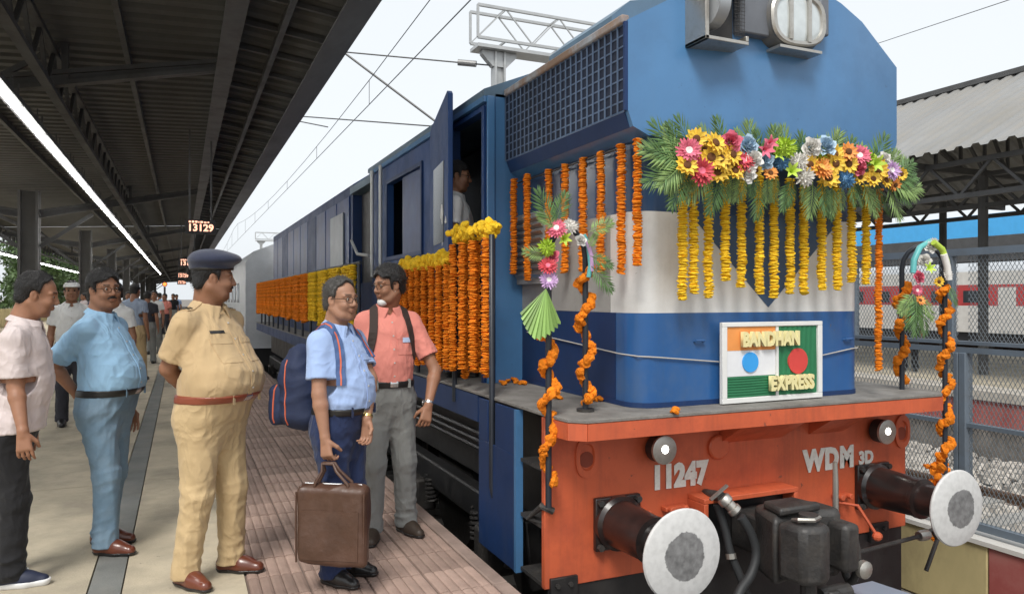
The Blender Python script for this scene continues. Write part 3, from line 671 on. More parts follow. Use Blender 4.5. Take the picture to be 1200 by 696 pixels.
# black plate guard below the headstock
part(MB().box(LX+.03, RX-.07, HS+.01, HS+.03, -.72, -.102), 'plate_guard', P_dark, bevel=.004)
for x in (LX+.03, 4.3): part(MB().box(x, x+.17, HS-.02, HS+.009, -.17, -.04), 'guard_bracket', P_dark, bevel=.004)
for x in (LX+.07, LX+.15, 4.34, 4.42): part(MB().cyl((x, HS-.035, -.08), (x, HS-.02, -.08), .014, n=6), 'bolt', P_iron)

# coupler: pocket, shank, head, knuckle
cx = TRK - .06
cp = MB(); cp.box(cx-.42, cx+.3, HS-.16, HS-.001, .30, .33); cp.box(cx-.42, cx-.39, HS-.16, HS-.001, -.1, .30); cp.box(cx+.27, cx+.3, HS-.16, HS-.001, -.1, .30)
part(cp, 'coupler_pocket', P_orange, bevel=.004)
part(MB().box(cx-.389, cx+.269, HS-.06, HS-.001, -.1, .299), 'pocket_back', P_dark)
co = part(MB().box(cx-.15, cx+.12, 3.32, HS-.06, .0, .23), 'coupler_shank', P_iron, bevel=.02)
h = MB(); h.prism([(cx-.24, 3.12), (cx-.14, 3.40), (cx+.12, 3.42), (cx+.26, 3.30), (cx+.27, 3.14), (cx+.2, 3.08), (cx+.05, 3.16), (cx-.05, 3.16)], -.08, .30, 'z'); h.build('coupler_head', P_iron, co, bevel=.035)
g_ = MB(); g_.prism([(cx-.25, 3.10), (cx-.22, 2.94), (cx-.1, 2.9), (cx-.02, 2.94), (cx-.005, 3.04), (cx-.06, 3.14)], -.02, .29, 'z'); g_.build('knuckle', P_iron, co, bevel=.03)
MB().box(cx+.13, cx+.25, 2.98, 3.12, -.02, .25).build('guard_arm', P_iron, co, bevel=.03)
MB().cyl((cx-.1, 3.02, .29), (cx-.1, 3.02, .335), .05, n=16).build('pin_head', P_iron, co, smooth=40)
MB().cyl((cx-.1, 3.02, -.16), (cx-.1, 3.02, -.02), .045, n=12).build('pivot_pin', P_iron, co)
MB().prism([(cx-.2, 3.12), (cx+.1, 3.12), (cx+.06, 3.3), (cx-.16, 3.3)], .30, .345, 'z').build('head_rib', P_iron, co, bevel=.015)
MB().tube([(cx-.17, 3.06, .30), (cx-.19, 3.0, .318), (cx-.12, 2.96, .318), (cx-.05, 2.99, .318)], .012, n=6).build('safety_chain', P_steel, co)
p = at(979, 605, Y=3.2); part(MB().tube([(p.x, 3.2, .25), (p.x, 3.2, .42), (p.x-.004, 3.2, .545)], [.017, .017, .013], n=8), 'lock_lifter', P_steel)
# ring link hanging on the head's right side
rl = MB(); rl.tube([(cx+.3, 3.1+.05*math.sin(a), .02+.14*math.cos(a)) for a in np.linspace(0, 2*math.pi, 18)[:-1]], .022, n=8, closed=True); part(rl, 'screw_link', P_iron, smooth=60)
part(MB().lathe([(.05, 0), (.05, .03), (.03, .045)], (cx+.3, 3.02, -.02), (0,-1,0), 14), 'link_nut', P_steel, smooth=40)
lb = MB(); lb.box(cx+.02, cx+.11, 2.98, 3.1, -.5, -.1); lb.box(cx+.14, cx+.19, 3.0, 3.08, -.5, -.1); part(lb, 'drop_link', P_iron, bevel=.015)
part(MB().cyl((cx-.0, 3.04, -.14), (cx+.21, 3.04, -.14), .05, n=14), 'link_pin', P_iron)
# uncoupling rod with its handle
a, b_ = at(1000, 648, Y=3.3), at(1080, 627, Y=3.42); c_ = at(1092, 620, Y=3.42)
part(MB().tube([a, b_, c_, at(1098, 632, Y=3.4), at(1085, 668, Y=3.38)], .014, n=8), 'uncoupling_lever', P_iron)
part(MB().lathe([(.03, 0), (.036, .02), (.036, .07), (.03, .09)], b_ + Vector((-.03, 0, 0)), (1, 0, 0), 12), 'lever_bearing', P_steel, smooth=40)
a, b_ = at(1005, 592, Y=3.5), at(1028, 628, Y=3.42); part(MB().tube([a + Vector((-.05, .1, 0)), a, b_], .011, n=6), 'release_rod', P_orange)
part(MB().ell(b_, (.035, .03, .03), 8, 6), 'release_lug', P_orange)
# small tray hung under the coupler
p = at(1030, 692, Y=3.15); part(MB().prism([(p.x-.16, 3.05), (p.x+.16, 3.05), (p.x+.12, 3.3), (p.x-.12, 3.3)], p.z-.03, p.z-.01, 'z'), 'foot_tray', mat('pale_blue_tray', (.33, .4, .5), .4, .3))
# brake pipe cocks and hoses
def hose(pts, Y0, dy):
    n = len(pts); Q = [at(px, py, Y=Y0 + dy*i/(n-1)) for i, (px, py) in enumerate(pts)]
    S = []                                       # smooth through the points
    for i in range(n-1):
        p0, p1, p2, p3 = Q[max(i-1,0)], Q[i], Q[i+1], Q[min(i+2,n-1)]
        for k in range(6):
            u = k/6; S.append(.5*((2*p1)+(p2-p0)*u+(2*p0-5*p1+4*p2-p3)*u*u+(3*p1-p0-3*p2+p3)*u**3))
    return S + [Q[-1]]
H1 = hose([(868, 605), (880, 625), (886, 648), (880, 672), (868, 690), (862, 705)], 3.36, -.08)
H2 = hose([(840, 590), (850, 622), (856, 648), (866, 672), (876, 697), (882, 712)], 3.48, -.12)
hz = part(MB().tube(H1, .027, n=12), 'brake_hose', P_rubber, smooth=60); part(MB().tube(H2, .024, n=12), 'brake_hose', P_rubber, smooth=60)
q0, q1 = at(846, 582, Y=3.42), at(868, 605, Y=3.36)
MB().tube([at(826, 578, Y=HS), at(838, 580, Y=3.5), q0], .03, n=10).build('pipe_elbow', P_iron, hz, smooth=60)
MB().lathe([(.034, 0), (.042, .01), (.042, .04), (.032, .05), (.032, .08), (.04, .085), (.04, .11), (.03, .12)], q0, q1-q0, 14).build('hose_coupling', P_steel, hz, smooth=40)
MB().bar(q0 + Vector((-.1, -.02, -.0)), q0 + Vector((.02, -.02, .07)), .02, .012).build('cock_handle', P_steel, hz)
MB().lathe([(.03, 0), (.03, .03)], at(856, 648, Y=3.43), (0, -.3, -1), 12).build('hose_clip', P_steel, hz)
for (px, py, w) in ((790, 594, .16), (750, 600, .1), (985, 580, .13)):
    p = at(px, py, Y=HS-.02); b = MB(); b.box(p.x-w/2, p.x+w/2, HS-.05, HS-.001, p.z-.012, p.z+.012); b.cyl((p.x-w*.3, HS-.08, p.z), (p.x-w*.3, HS-.05, p.z), .02, n=8); b.cyl((p.x+w*.3, HS-.08, p.z), (p.x+w*.3, HS-.05, p.z), .02, n=8)
    part(b, 'pipe_bracket', P_orange, bevel=.003)

# nose (short hood), painted in bands
NX0, NX1, NY = 2.36, 4.15, 3.56
B1, B2, UB = 1.415, 2.0, 2.395
def band(z0, z1, nm, m): return part(MB().prism(rrect(NX0, NX1, NY, 5.12, .14, 10), z0, z1, 'z'), nm, m, smooth=30)
band(DZ+.0, B1, 'nose_lower_band', P_blue); band(B1, B2, 'nose_white_band', P_white); band(B2, UB, 'nose_upper_band', P_fnavy)
part(MB().prism(rrect(NX0-.006, NX1+.006, NY-.006, 5.118, .146, 10), DZ+.001, DZ+.03, 'z'), 'nose_skirt', P_navy, smooth=30)
vx = at(900, 362, Y=NY).x
part(MB().prism([(vx-.60, B2+.001), (vx+.60, B2+.001), (vx, B1+.03)], NY-.004, NY-.001, 'y'), 'chevron', mat('chevron_blue', (.042, .085, .165), .35, var=.15, dirt=(.06, .1, .17), dscale=4, damt=.5, streak=(.1, .12, .16), samt=.3))
# hood side sheets: its weaker light put in as darker blue and greyed white
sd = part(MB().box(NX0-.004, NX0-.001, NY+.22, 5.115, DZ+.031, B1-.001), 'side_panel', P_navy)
part(MB().box(NX0-.004, NX0-.001, NY+.28, 5.115, B1+.001, B2), 'side_panel', mat('side_white_shaded', (.36, .355, .34), .5, var=.12, dirt=(.2, .19, .17), dscale=3, damt=.6))
# louvre box on the hood side
p0, p1 = at(640, 240, X=NX0-.05), at(598, 332, X=NX0-.05)
lo = part(MB().box(NX0-.05, NX0-.005, p0.y, p1.y, 1.6, 2.12), 'louvre_box', mat('grey_paint', (.3, .31, .31), .5, var=.12, dirt=(.16,.14,.12), damt=.5), bevel=.006)
for k in range(9): MB().obox(((NX0-.06), (p0.y+p1.y)/2, 1.66+k*.05), (.014, 0, -.014), (0, (p1.y-p0.y)/2-.04, 0), (.002, 0, .002)).build('slat', P_steel, lo)
# hand holds and dents hardware on the front
for (px, py) in ((818, 400), (992, 398)):
    p = at(px, py, Y=NY); part(MB().tube([(p.x-.03, NY, p.z), (p.x-.028, NY-.02, p.z+.005), (p.x+.03, NY-.02, p.z+.006), (p.x+.032, NY, p.z)], .008, n=6), 'lug', P_blue)

# wide upper box of the nose with its mesh grilles
UX0, UX1, UY, UF = 2.225, 4.31, 3.44, 3.34
def uprof(dx=0.0): return [(UX0+.12, UB), (UX0+.03, UB+.045), (UX0, UB+.13), (UX0, 3.02), (2.62, 3.24), (2.95, 3.34), (TRK+.05, 3.36), (3.6, 3.34), (3.92, 3.24), (UX1, 3.02), (UX1, UB+.13), (UX1-.03, UB+.045), (UX1-.12, UB)]
Pf = uprof(); front = MB()
def fyy(x): return float(np.interp(x, [UX0, 2.88, 3.70, UX1], [UY, UF, UF, UY]))
xs = sorted(set([p[0] for p in Pf] + [2.88, 3.70])); 
def zlo(x): return float(np.interp(x, [UX0, UX0+.03, UX0+.12, UX1-.12, UX1-.03, UX1], [UB+.13, UB+.045, UB, UB, UB+.045, UB+.13]))
def zhi(x): return float(np.interp(x, [UX0, 2.62, 2.95, TRK+.05, 3.6, 3.92, UX1], [3.02, 3.24, 3.34, 3.36, 3.34, 3.24, 3.02]))
V = []; F = []
for x in xs:
    y = fyy(x); V += [(x, y, zlo(x)), (x, y, zhi(x)), (x, 5.1, zlo(x)), (x, 5.1, zhi(x))]
for i in range(len(xs)-1):
    a = 4*i; c = a+4; F += [(a, c, c+1, a+1), (a+1, c+1, c+3, a+3), (a, a+2, c+2, c), (a+2, a+3, c+3, c+2)]
n4 = 4*(len(xs)-1); F += [(0, 1, 3, 2), (n4, n4+2, n4+3, n4+1)]
front.add(V, F); ub = part(front, 'upper_nose', P_sky, smooth=12)
# top edge strip, rusted
MB().bar((UX0-.002, UY+.02, 3.03), (UX0-.002, 5.09, 3.03), .05, .05).build('edge_strip', P_rust, ub, bevel=.01)
MB().box(UX0-.004, UX0-.001, UY+.03, 5.095, UB+.14, 3.0).build('grille_backing', mat('grille_dark', (.006, .013, .035), .7, var=.3), ub)
gr = MB(); ny = 24; y0, y1, z0, z1 = UY+.02, 5.09, UB+.13, 3.005
for k in range(ny+1): y = y0+(y1-y0)*k/ny; gr.box(UX0-.016, UX0-.009, y-.004, y+.004, z0, z1)
for k in range(9): z = z0+(z1-z0)*k/8; gr.box(UX0-.0085, UX0-.0045, y0, y1, z-.004, z+.004)
gr.build('grille_grid', P_grid, ub)
MB().box(UX0-.02, UX0+.003, UY+.002, UY+.02, UB+.13, 3.01).build('grille_frame', P_navy, ub)
MB().prism([(UX0+.03, UB+.043), (UX0-.006, UB+.128), (UX0-.003, UB+.13), (UX0+.035, UB+.045)], UY+.03, 5.09, 'y').build('lower_flange', P_navy, ub)
# headlight: oval twin housing
hp = at(938, 22, Y=UF-.10)
HLT = Matrix.Rotation(R(-4), 3, 'Y')
def ovalring(prof, n=36, wx=.195, hz=.145):
    mb = MB(); P = []; F = []
    for (s, d) in prof:
        for i in range(n):
            a = 2*math.pi*i/n; ca, sa = math.cos(a), math.sin(a)
            P.append(Vector((hp.x, UF, hp.z)) + HLT @ Vector((wx*s*math.copysign(abs(ca)**.75, ca), -d, hz*s*math.copysign(abs(sa)**.75, sa))))
    for k in range(len(prof)-1):
        for i in range(n): F.append((k*n+i, k*n+(i+1)%n, (k+1)*n+(i+1)%n, (k+1)*n+i))
    F += [tuple(reversed(range(n))), tuple(range((len(prof)-1)*n, len(prof)*n))]
    return mb.add(P, F)
hl = ovalring([(1.2, -.02), (1.17, .03), (1.1, .06), (1.06, .08)]).build('headlight', mat('lamp_housing', (.12, .13, .14), .5, .3, var=.25, dirt=(.2,.17,.13), dscale=8), ub, smooth=40)
# the third level would be passed by parts of the headlight: they hang directly under the nose box
ovalring([(1.06, .08), (1.08, .092), (1.02, .104), (.9, .102), (.86, .088)]).build('headlight_rim', P_steel, ub, smooth=40)
ovalring([(.88, .089), (.8, .092), (.5, .096), (.1, .097)]).build('headlight_lens', P_lens, ub, smooth=60)
for dx in (-.07, .07):
    MB().bar(Vector((hp.x+dx, UF-.102, hp.z-.128)), Vector((hp.x+dx, UF-.102, hp.z+.128)), .026, .012, up=(0,1,0)).build('lens_bar', P_steel, ub)
MB().obox((hp.x, UF-.05, hp.z-.178), (.16, 0, 0), (0, .06, 0), (0, 0, .008)).build('lamp_bracket', P_steel, ub)
# recessed number box beside the headlight: angle-iron frame with mesh and a round drum behind
q0, q1 = at(812, 52, Y=UF-.02), at(862, -6, Y=UF-.02)
nb = MB(); x0, x1, z0, z1 = q0.x, q1.x, q0.z, q0.z+.34
nb.box(x0, x0+.025, UF-.13, UF+.05, z0, z1); nb.box(x0, x1, UF-.13, UF+.05, z0, z0+.02); nb.box(x1-.02, x1, UF-.13, UF+.05, z0+.02, z0+.05); nb.box(x0, x1, UF-.13, UF+.05, z1-.02, z1)
nb.build('number_box_frame', P_steel, ub, bevel=.003)
MB().box(x0+.03, x1-.03, UF-.03, UF+.01, z0+.02, z1).build('number_box_back', P_dark, ub)
MB().cyl((x0+.04, UF-.08, z0+.2), (x0+.115, UF-.08, z0+.2), .12, n=28).build('number_drum', mat('drum_grey', (.36,.38,.4), .4, .3, var=.1), ub, smooth=40)
mb = MB()
for k in range(7): mb.box(x1-.08+k*.011, x1-.078+k*.011, UF-.11, UF-.108, z0+.04, z1-.02)
for k in range(14): mb.box(x1-.085, x1-.01, UF-.112, UF-.11, z0+.05+k*.02, z0+.052+k*.02)
mb.build('number_box_mesh', P_iron, ub)
MB().box(x1+.0, hp.x-.19, UF-.06, UF+.05, z0+.1, z1-.01).build('conduit_box', mat('drum_dark', (.15,.16,.18), .5, .2, var=.2), ub, bevel=.01)
MB().box(hp.x+.2, hp.x+.27, UF-.06, UF+.05, hp.z-.05, hp.z+.2).build('conduit_box', mat('drum_dark', (.15,.16,.18)), ub, bevel=.01)
# roof hump behind it
mb = MB(); mb.prism([(2.55,3.16),(2.56,3.34),(2.7,3.46),(3.0,3.53),(3.5,3.53),(3.8,3.46),(3.94,3.34),(3.95,3.16)], 4.15, 5.05, 'y'); part(mb, 'roof_hatch', P_hatch, smooth=40)

# cab with its open side door
KX0, KX1, KY0, KY1, KZ = 2.075, 4.45, 5.1, 8.75, 3.0
D0, D1, DT = 5.18, 5.86, 2.9                     # door opening
W0, W1, WB, WT = 6.75, 8.0, 1.95, 2.75           # window opening
P_inside = mat('cab_inside', (.02, .04, .07), .7, var=.2)
cabm = P_cab
w = MB()
w.box(KX0, KX0+.06, KY0, D0, DZ, KZ); w.box(KX0, KX0+.06, D0, D1, DT, KZ); w.box(KX0, KX0+.06, D1, W0, DZ, KZ); w.box(KX0, KX0+.06, W0, W1, DZ, WB); w.box(KX0, KX0+.06, W0, W1, WT, KZ); w.box(KX0, KX0+.06, W1, KY1, DZ, KZ)
cw_ = part(w, 'cab_side_wall', cabm)
part(MB().box(KX1-.06, KX1, KY0, KY1, DZ, KZ), 'cab_side_wall', cabm)
part(MB().box(KX0+.061, KX1-.061, KY0, KY0+.05, DZ, KZ+.02), 'cab_front_wall', P_sky)
part(MB().box(KX0+.061, KX1-.061, KY1-.05, KY1, DZ, KZ+.02), 'cab_rear_wall', P_inside)
part(MB().box(KX0-.012, KX0+.05, KY0-.02, KY0-.001, DZ, KZ), 'corner_strip', P_sky, bevel=.006)
part(MB().box(KX0+.6, KX0+.65, KY0+.06, KY1-.06, DZ, KZ-.05), 'cab_partition', P_inside)
rp = [(KX0-.03, KZ), (KX0-.03, KZ+.05), (2.5, KZ+.24), (TRK, KZ+.32), (4.02, KZ+.24), (KX1+.03, KZ+.05), (KX1+.03, KZ)]
part(MB().prism(rp, KY0-.0, KY1+.1, 'y'), 'cab_roof', P_hatch, smooth=35)
part(MB().box(KX0-.035, KX0-.003, KY0, KY1, KZ-.045, KZ-.002), 'gutter', P_sky)
fr = MB(); fr.box(KX0-.02, KX0-.001, D1, D1+.05, DZ, DT+.03); fr.box(KX0-.02, KX0-.001, D0, D1, DT, DT+.03); fr.box(KX0-.02, KX0-.001, D0-.05, D0, DZ, DT+.03); part(fr, 'door_frame', P_cab)
fr = MB(); fr.box(KX0-.02, KX0-.001, W0-.04, W0, WB-.04, WT+.04); fr.box(KX0-.02, KX0-.001, W1, W1+.04, WB-.04, WT+.04); fr.box(KX0-.02, KX0-.001, W0, W1, WT, WT+.04); fr.box(KX0-.02, KX0-.001, W0, W1, WB-.04, WB); part(fr, 'window_frame', P_navy)
part(MB().box(KX0+.02, KX0+.035, W0+.0, W0+.75, WB, WT), 'window_shutter', P_wrap)
for y in (8.15, 8.55): part(MB().cyl((KX0-.05, y, 1.75), (KX0-.05, y, 2.98), .022, n=8), 'grab_rail', M_galv)
part(MB().tube([(KX0-.05, 8.7, 2.0), (KX0-.08, 9.2, 2.05), (KX0-.05, 9.7, 2.25)], .02, n=6), 'grab_rail', M_galv)
# door leaf, swung out and almost edge on
hA, hB = Vector((KX0-.03, 6.35, 0)), Vector((1.905, 5.45, 0)); dd = (hB-hA); nn = Vector((dd.y, -dd.x, 0)).normalized()*.02
def leafpt(u, z, s): return hA + dd*u + nn*s + Vector((0,0,z))
dr = MB(); out = [(0, DZ+.06), (1, DZ+.06), (1, 3.09), (.95, 3.12), (0.05, 3.0), (0, 2.95)]
P = [leafpt(u, z, s) for s in (-1, 1) for (u, z) in out]; n = len(out)
dr.add(P, [tuple(range(n)), tuple(reversed(range(n, 2*n)))] + [(i, i+n, (i+1)%n+n, (i+1)%n) for i in range(n)])
door = part(dr, 'cab_door', P_cab, bevel=.006)
dw = MB(); o2 = [(.25, 1.95), (.8, 1.95), (.8, 2.6), (.25, 2.6)]; P = [leafpt(u, z, s) for s in (-1.25, 1.25) for (u, z) in o2]
dw.add(P, [(0,1,2,3), (7,6,5,4), (0,4,5,1), (1,5,6,2), (2,6,7,3), (3,7,4,0)]); dw.build('door_window', M_glass, door)
MB().bar(leafpt(.9, 1.75, -2.2), leafpt(.9, 1.95, -2.2), .02).build('door_handle', P_steel, door)
# recessed machinery bay, then the long hood
HX0, HX1 = 2.2, 4.32
part(MB().box(HX0+.12, HX1-.12, KY1, 10.4, DZ, 2.95), 'machinery_bay', P_dark)
part(MB().box(HX0-.04, HX1+.04, KY1+.101, 10.45, 2.95, 3.05), 'bay_roof', P_hatch)
part(MB().box(HX0-.02, HX0+.11, KY1+.02, 10.38, DZ, 1.7), 'bay_lower_panel', P_navy)
hood = MB(); hp_ = [(HX0, DZ), (HX0, 3.1), (2.5, 3.3), (TRK, 3.38), (4.02, 3.3), (HX1, 3.1), (HX1, DZ)]
hood.prism(hp_, 10.45, 20.3, 'y'); lh = part(hood, 'long_hood', P_navy, smooth=35)
y = 10.6; k = 0
for k in range(10):
    d = MB(); d.box(HX0-.022, HX0-.002, y, y+.9, 1.25, 2.95); dd_ = d.build('hood_door', P_wrap if k not in (3, 7) else P_navy, lh, bevel=.006)
    y += .955
for y in (11.2, 14.1, 17.0): MB().cyl((3.26, y, 3.36), (3.26, y, 3.6), .05, n=10).build('roof_pipe', P_iron, lh)
MB().box(HX0-.05, HX0-.03, 10.9, 11.9, 1.9, 2.75).build('grey_hatch', mat('hatch_grey', (.2,.23,.26), .4, var=.2), lh)
mb = MB(); mb.box(2.9, 3.6, 13, 15, 3.37, 3.55); mb.build('exhaust_housing', P_hatch, lh, bevel=.03)
part(MB().box(HX0+.3, HX1-.3, 20.31, 20.9, DZ, 3.0), 'rear_nose', P_navy)

# side sill, stepwell, underframe, bogies
part(MB().box(LX+.002, LX+.05, 4.66, 20.8, DZ-.2, DZ-.025), 'side_sill', P_navy)
st0, st1 = at(605, 560, X=LX).y, at(563, 560, X=LX).y
sw = MB(); sw.box(LX-.012, LX+.004, st0, st1, -.12, DZ-.30); sw.box(LX-.012, LX+.004, st0, st0+.3, DZ-.30, DZ-.03); sw.box(LX-.012, LX+.004, st0+.42, st1, DZ-.30, DZ-.03)
sp = part(sw, 'step_panel', P_navy, bevel=.003)
MB().box(LX-.016, LX+.03, st0-.03, st0-.001, -.12, DZ-.03).build('panel_edge', mat('step_blue', (.06, .17, .34), .4, var=.15, dirt=(.05,.09,.15), damt=.5), sp)
for z in (-.1, .22, .54): part(MB().box(LX+.01, LX+.3, HS+.05, st0-.04, z, z+.02), 'step_tread', P_iron)
part(MB().box(LX+.3, LX+.34, HS+.05, st1, -.6, DZ-.03), 'step_back', P_dark)
part(MB().box(LX+.35, RX-.35, HS+.06, 20.5, .1, DZ-.03), 'underframe', P_dark)
part(MB().tube([(LX+.12, HS+.02, .22), (LX-.02, HS+.16, .26), (LX-.01, HS+.01, .36), (LX+.05, HS-.01, .33)], .02, n=8), 'corner_pipe', P_iron)
part(MB().prism([(LX+.1, -.55), (LX+.05, -.4), (LX+.05, .45), (RX-.05, .45), (RX-.05, -.4), (RX-.1, -.55)], 10, 14, 'y'), 'fuel_tank', P_dark, bevel=.02)
whl = MB().lathe([(.1, -.08), (.5, -.07), (.56, -.03), (.56, -.0), (.53, .0), (.53, .07), (.3, .06), (.12, .09)], (0,0,0), (-1,0,0), 32).mesh('wheel', P_iron, 40)
for yb in (6.6, 17.0):
    bo = MB(); bo.prism([(yb-2.4, -.35), (yb-2.1, -.15), (yb+2.1, -.15), (yb+2.4, -.35), (yb+2.3, .08), (yb-2.3, .08)], LX+.18, LX+.3, 'x'); bg_ = part(bo, 'bogie_frame', P_dark, bevel=.02)
    part(MB().box(RX-.3, RX-.18, yb-2.3, yb+2.3, -.3, .08), 'bogie_frame', P_dark)
    for q_ in (-1.75, .0, 1.75):
        for sx_ in (-1, 1): inst('wheel', whl, bg_, Vector((TRK+sx_*.84, yb+q_, RAIL_Z+.56)) - loco.location, (0, 0, 0 if sx_ < 0 else math.pi))
        MB().box(LX+.1, LX+.3, yb+q_-.16, yb+q_+.16, -.42, -.12).build('axle_box', P_iron, bg_, bevel=.03)
        MB().cyl((TRK-.84, yb+q_, RAIL_Z+.56), (TRK+.84, yb+q_, RAIL_Z+.56), .09, n=12).build('axle', P_iron, bg_)
        for s in (-.32, .32): MB().tube([(LX+.2+.05*math.cos(a), yb+q_+s+.05*math.sin(a), -.3+.006*a) for a in np.linspace(0, 40, 60)], .012, n=5).build('coil_spring', P_iron, bg_)
for k in range(3): part(MB().tube([(LX+.16+.03*k, 4.75, .52-.07*k), (LX+.16+.03*k, 9.6, .5-.07*k)], .018, n=6), 'air_pipe', P_dark)
part(MB().lathe([(.05,0),(.12,.02),(.13,.1),(.13,.5),(.12,.58),(.05,.6)], (LX+.2, 8.9, .25), (0,1,0), 16), 'air_reservoir', P_iron, smooth=40)

# handrails along the walkway
HRX = LX + .02
P_rail = mat('handrail_black', (.02, .025, .035), .4, var=.2)
for y in [8.4 + .86*k for k in range(14)]: part(MB().cyl((HRX, y, DZ), (HRX, y, 1.9), .02, n=8), 'railing_post', P_rail)
part(MB().tube([(HRX, 8.3, 1.9), (HRX, 20.0, 1.9)], .02, n=8), 'railing_rail', P_rail)
part(MB().tube([(HRX, 8.3, 1.3), (HRX, 20.0, 1.3)], .016, n=8), 'railing_rail', P_rail)
for y in (5.17, 5.6, 6.1, 6.6): part(MB().cyl((HRX, y, DZ), (HRX, y, 1.78), .02, n=8), 'railing_post', P_rail)
part(MB().tube([(HRX, 5.17, 1.78), (HRX, 6.6, 1.78)], .02, n=8), 'railing_rail', P_rail)
part(MB().tube([(HRX-.02, 5.12, .75), (HRX-.01, 5.12, 1.9), (HRX-.01, 5.05, 1.93), (HRX-.02, 4.44, 1.93), (HRX-.03, 4.38, 1.9), (HRX-.03, 4.38, .3), (HRX+.0, 4.37, .16), (HRX+.01, 4.42, .12)], .019, n=8), 'stair_handrail', P_rail, smooth=60)
# inverted-U handrails on the two front corners
def uarch(xa, ya, za, xb, yb, zb, ztop):
    A, B = Vector((xa, ya, 0)), Vector((xb, yb, 0)); pts = [(xa, ya, za)]; c = (A+B)/2; h = (B-A)/2; r = h.length
    pts += [(xa, ya, ztop-r-.1)]
    for k in range(9):
        a = math.pi*k/8; q = c - h*math.cos(a); pts.append((q.x, q.y, ztop-r*1.15 + r*1.15*math.sin(a)))
    pts += [(xb, yb, zb)]
    return pts
UA = uarch(2.06, 3.62, DZ, LX-.02, 3.56, .38, 1.88)
UB_ = uarch(4.56, 3.60, DZ, RX+.05, 3.42, .3, 1.86)
part(MB().tube(UA, .017, n=8), 'corner_handrail', P_rail, smooth=60); part(MB().tube(UB_, .017, n=8), 'corner_handrail', P_rail, smooth=60)
part(MB().cyl((2.06, 3.62, DZ), (2.06, 3.62, DZ+.015), .05, n=14), 'rail_foot', P_iron)
# cord tied across the nose
cd = [at(px, py, Y=NY-.012) for px, py in ((770, 420), (845, 424), (960, 417), (1015, 411))]
MB().tube([(NX0-.012, 5.0, 1.25), (NX0-.012, 3.72, 1.175), (NX0+.028, 3.588, 1.168), (NX0+.12, NY-.012, 1.163)] + [(p.x, min(p.y, NY-.012), p.z) for p in cd if NX0+.14 < p.x < NX1-.14] + [(NX1-.13, NY-.012, 1.17), (NX1-.028, 3.588, 1.17), (NX1+.012, 3.72, 1.17), (NX1+.012, 4.9, 1.2)], .0045, n=5).build('cord', mat('cord', (.45,.43,.4), .9), None, label='thin pale cord tied across the blue front of the locomotive', cat='cord')
# ------------------------------------------------------------------ garlands and flowers
F_or = mat('marigold_orange', (.72, .205, .012), .8, var=.15, vscale=40, island=.22, spec=.2)
F_od = mat('marigold_deep', (.58, .14, .012), .8, var=.15, vscale=40, island=.22, spec=.2)
F_ye = mat('marigold_yellow', (.78, .5, .025), .8, var=.12, vscale=40, island=.18, spec=.2)
F_frond = mat('palm_green', (.085, .17, .05), .5, var=.3, vscale=6, island=.3)
F_frondl = mat('palm_pale', (.19, .29, .09), .5, var=.25, vscale=6, island=.3)
F_pink = mat('petal_pink', (.72, .16, .24), .6, var=.15, island=.2); F_red = mat('petal_red', (.6, .07, .09), .6, var=.15, island=.2)
F_yel = mat('petal_yellow', (.85, .55, .05), .6, var=.1, island=.15); F_ora = mat('petal_orange', (.85, .33, .07), .6, var=.1, island=.15)
F_whi = mat('petal_white', (.78, .76, .72), .6, var=.08, island=.1); F_pbl = mat('satin_blue', (.42, .57, .7), .4, var=.1, island=.15)
F_blu = mat('petal_blue', (.13, .3, .5), .5, var=.1, island=.15); F_gre = mat('petal_green', (.45, .6, .07), .6, var=.1, island=.2)
F_lil = mat('petal_lilac', (.55, .35, .6), .6, var=.1, island=.2); F_teal = mat('satin_teal', (.12, .45, .45), .4, var=.12)
F_brown = mat('flower_heart', (.12, .045, .012), .9, var=.3); F_yheart = mat('flower_heart_yellow', (.7, .45, .1), .9, var=.2)
def disc_flower(mb, c, d, r, h, rs, n=9):        # one threaded marigold head: a squashed crinkled ring
    d = (d + Vector((rs.gauss(0,.12), rs.gauss(0,.12), rs.gauss(0,.12)))).normalized()
    u = Vector((0,0,1)) if abs(d.z) < .9 else Vector((1,0,0)); x = d.cross(u).normalized(); y = d.cross(x); P = []; F = []
    for q, (k, t) in enumerate(((.5, -.5), (1.0, -.28), (1.04, .22), (.5, .5))):
        for i in range(n):
            a = 2*math.pi*(i + .5*(q % 2))/n; rr = r*k*rs.uniform(.78, 1.16); P.append(c + x*(rr*math.cos(a)) + y*(rr*math.sin(a)) + d*(h*(t + rs.uniform(-.12, .12))))
    for q in range(3):
        for i in range(n): F.append((q*n+i, q*n+(i+1)%n, (q+1)*n+(i+1)%n, (q+1)*n+i))
    F += [tuple(reversed(range(n))), tuple(range(3*n, 4*n))]
    mb.add(P, F)
def resample(pts, step):
    pts = [Vector(p) for p in pts]; out = [pts[0].copy()]; acc = 0
    for a, b in zip(pts[:-1], pts[1:]):
        l = (b-a).length; t = step - acc
        while t <= l: out.append(a.lerp(b, t/l)); t += step
        acc = l - (t - step)
    return out
def rope(pts, r, pitch, seed, mb=None, wob=.0025, n=9):
    rs = random.Random(seed); mb = mb or MB(); Q = resample(pts, pitch)
    for i, c in enumerate(Q):
        d = (Q[min(i+1, len(Q)-1)] - Q[max(i-1, 0)])
        if d.length < 1e-6: d = Vector((0,0,1))
        ph = seed*1.7
        disc_flower(mb, c + Vector((wob*math.sin(i*.31+ph)+rs.gauss(0, wob*.4), wob*math.cos(i*.23+ph)+rs.gauss(0, wob*.4), 0)), d.normalized(), r*rs.uniform(.88, 1.1), pitch*1.15, rs, n)
    return mb
GNAME = 'marigold_garland'
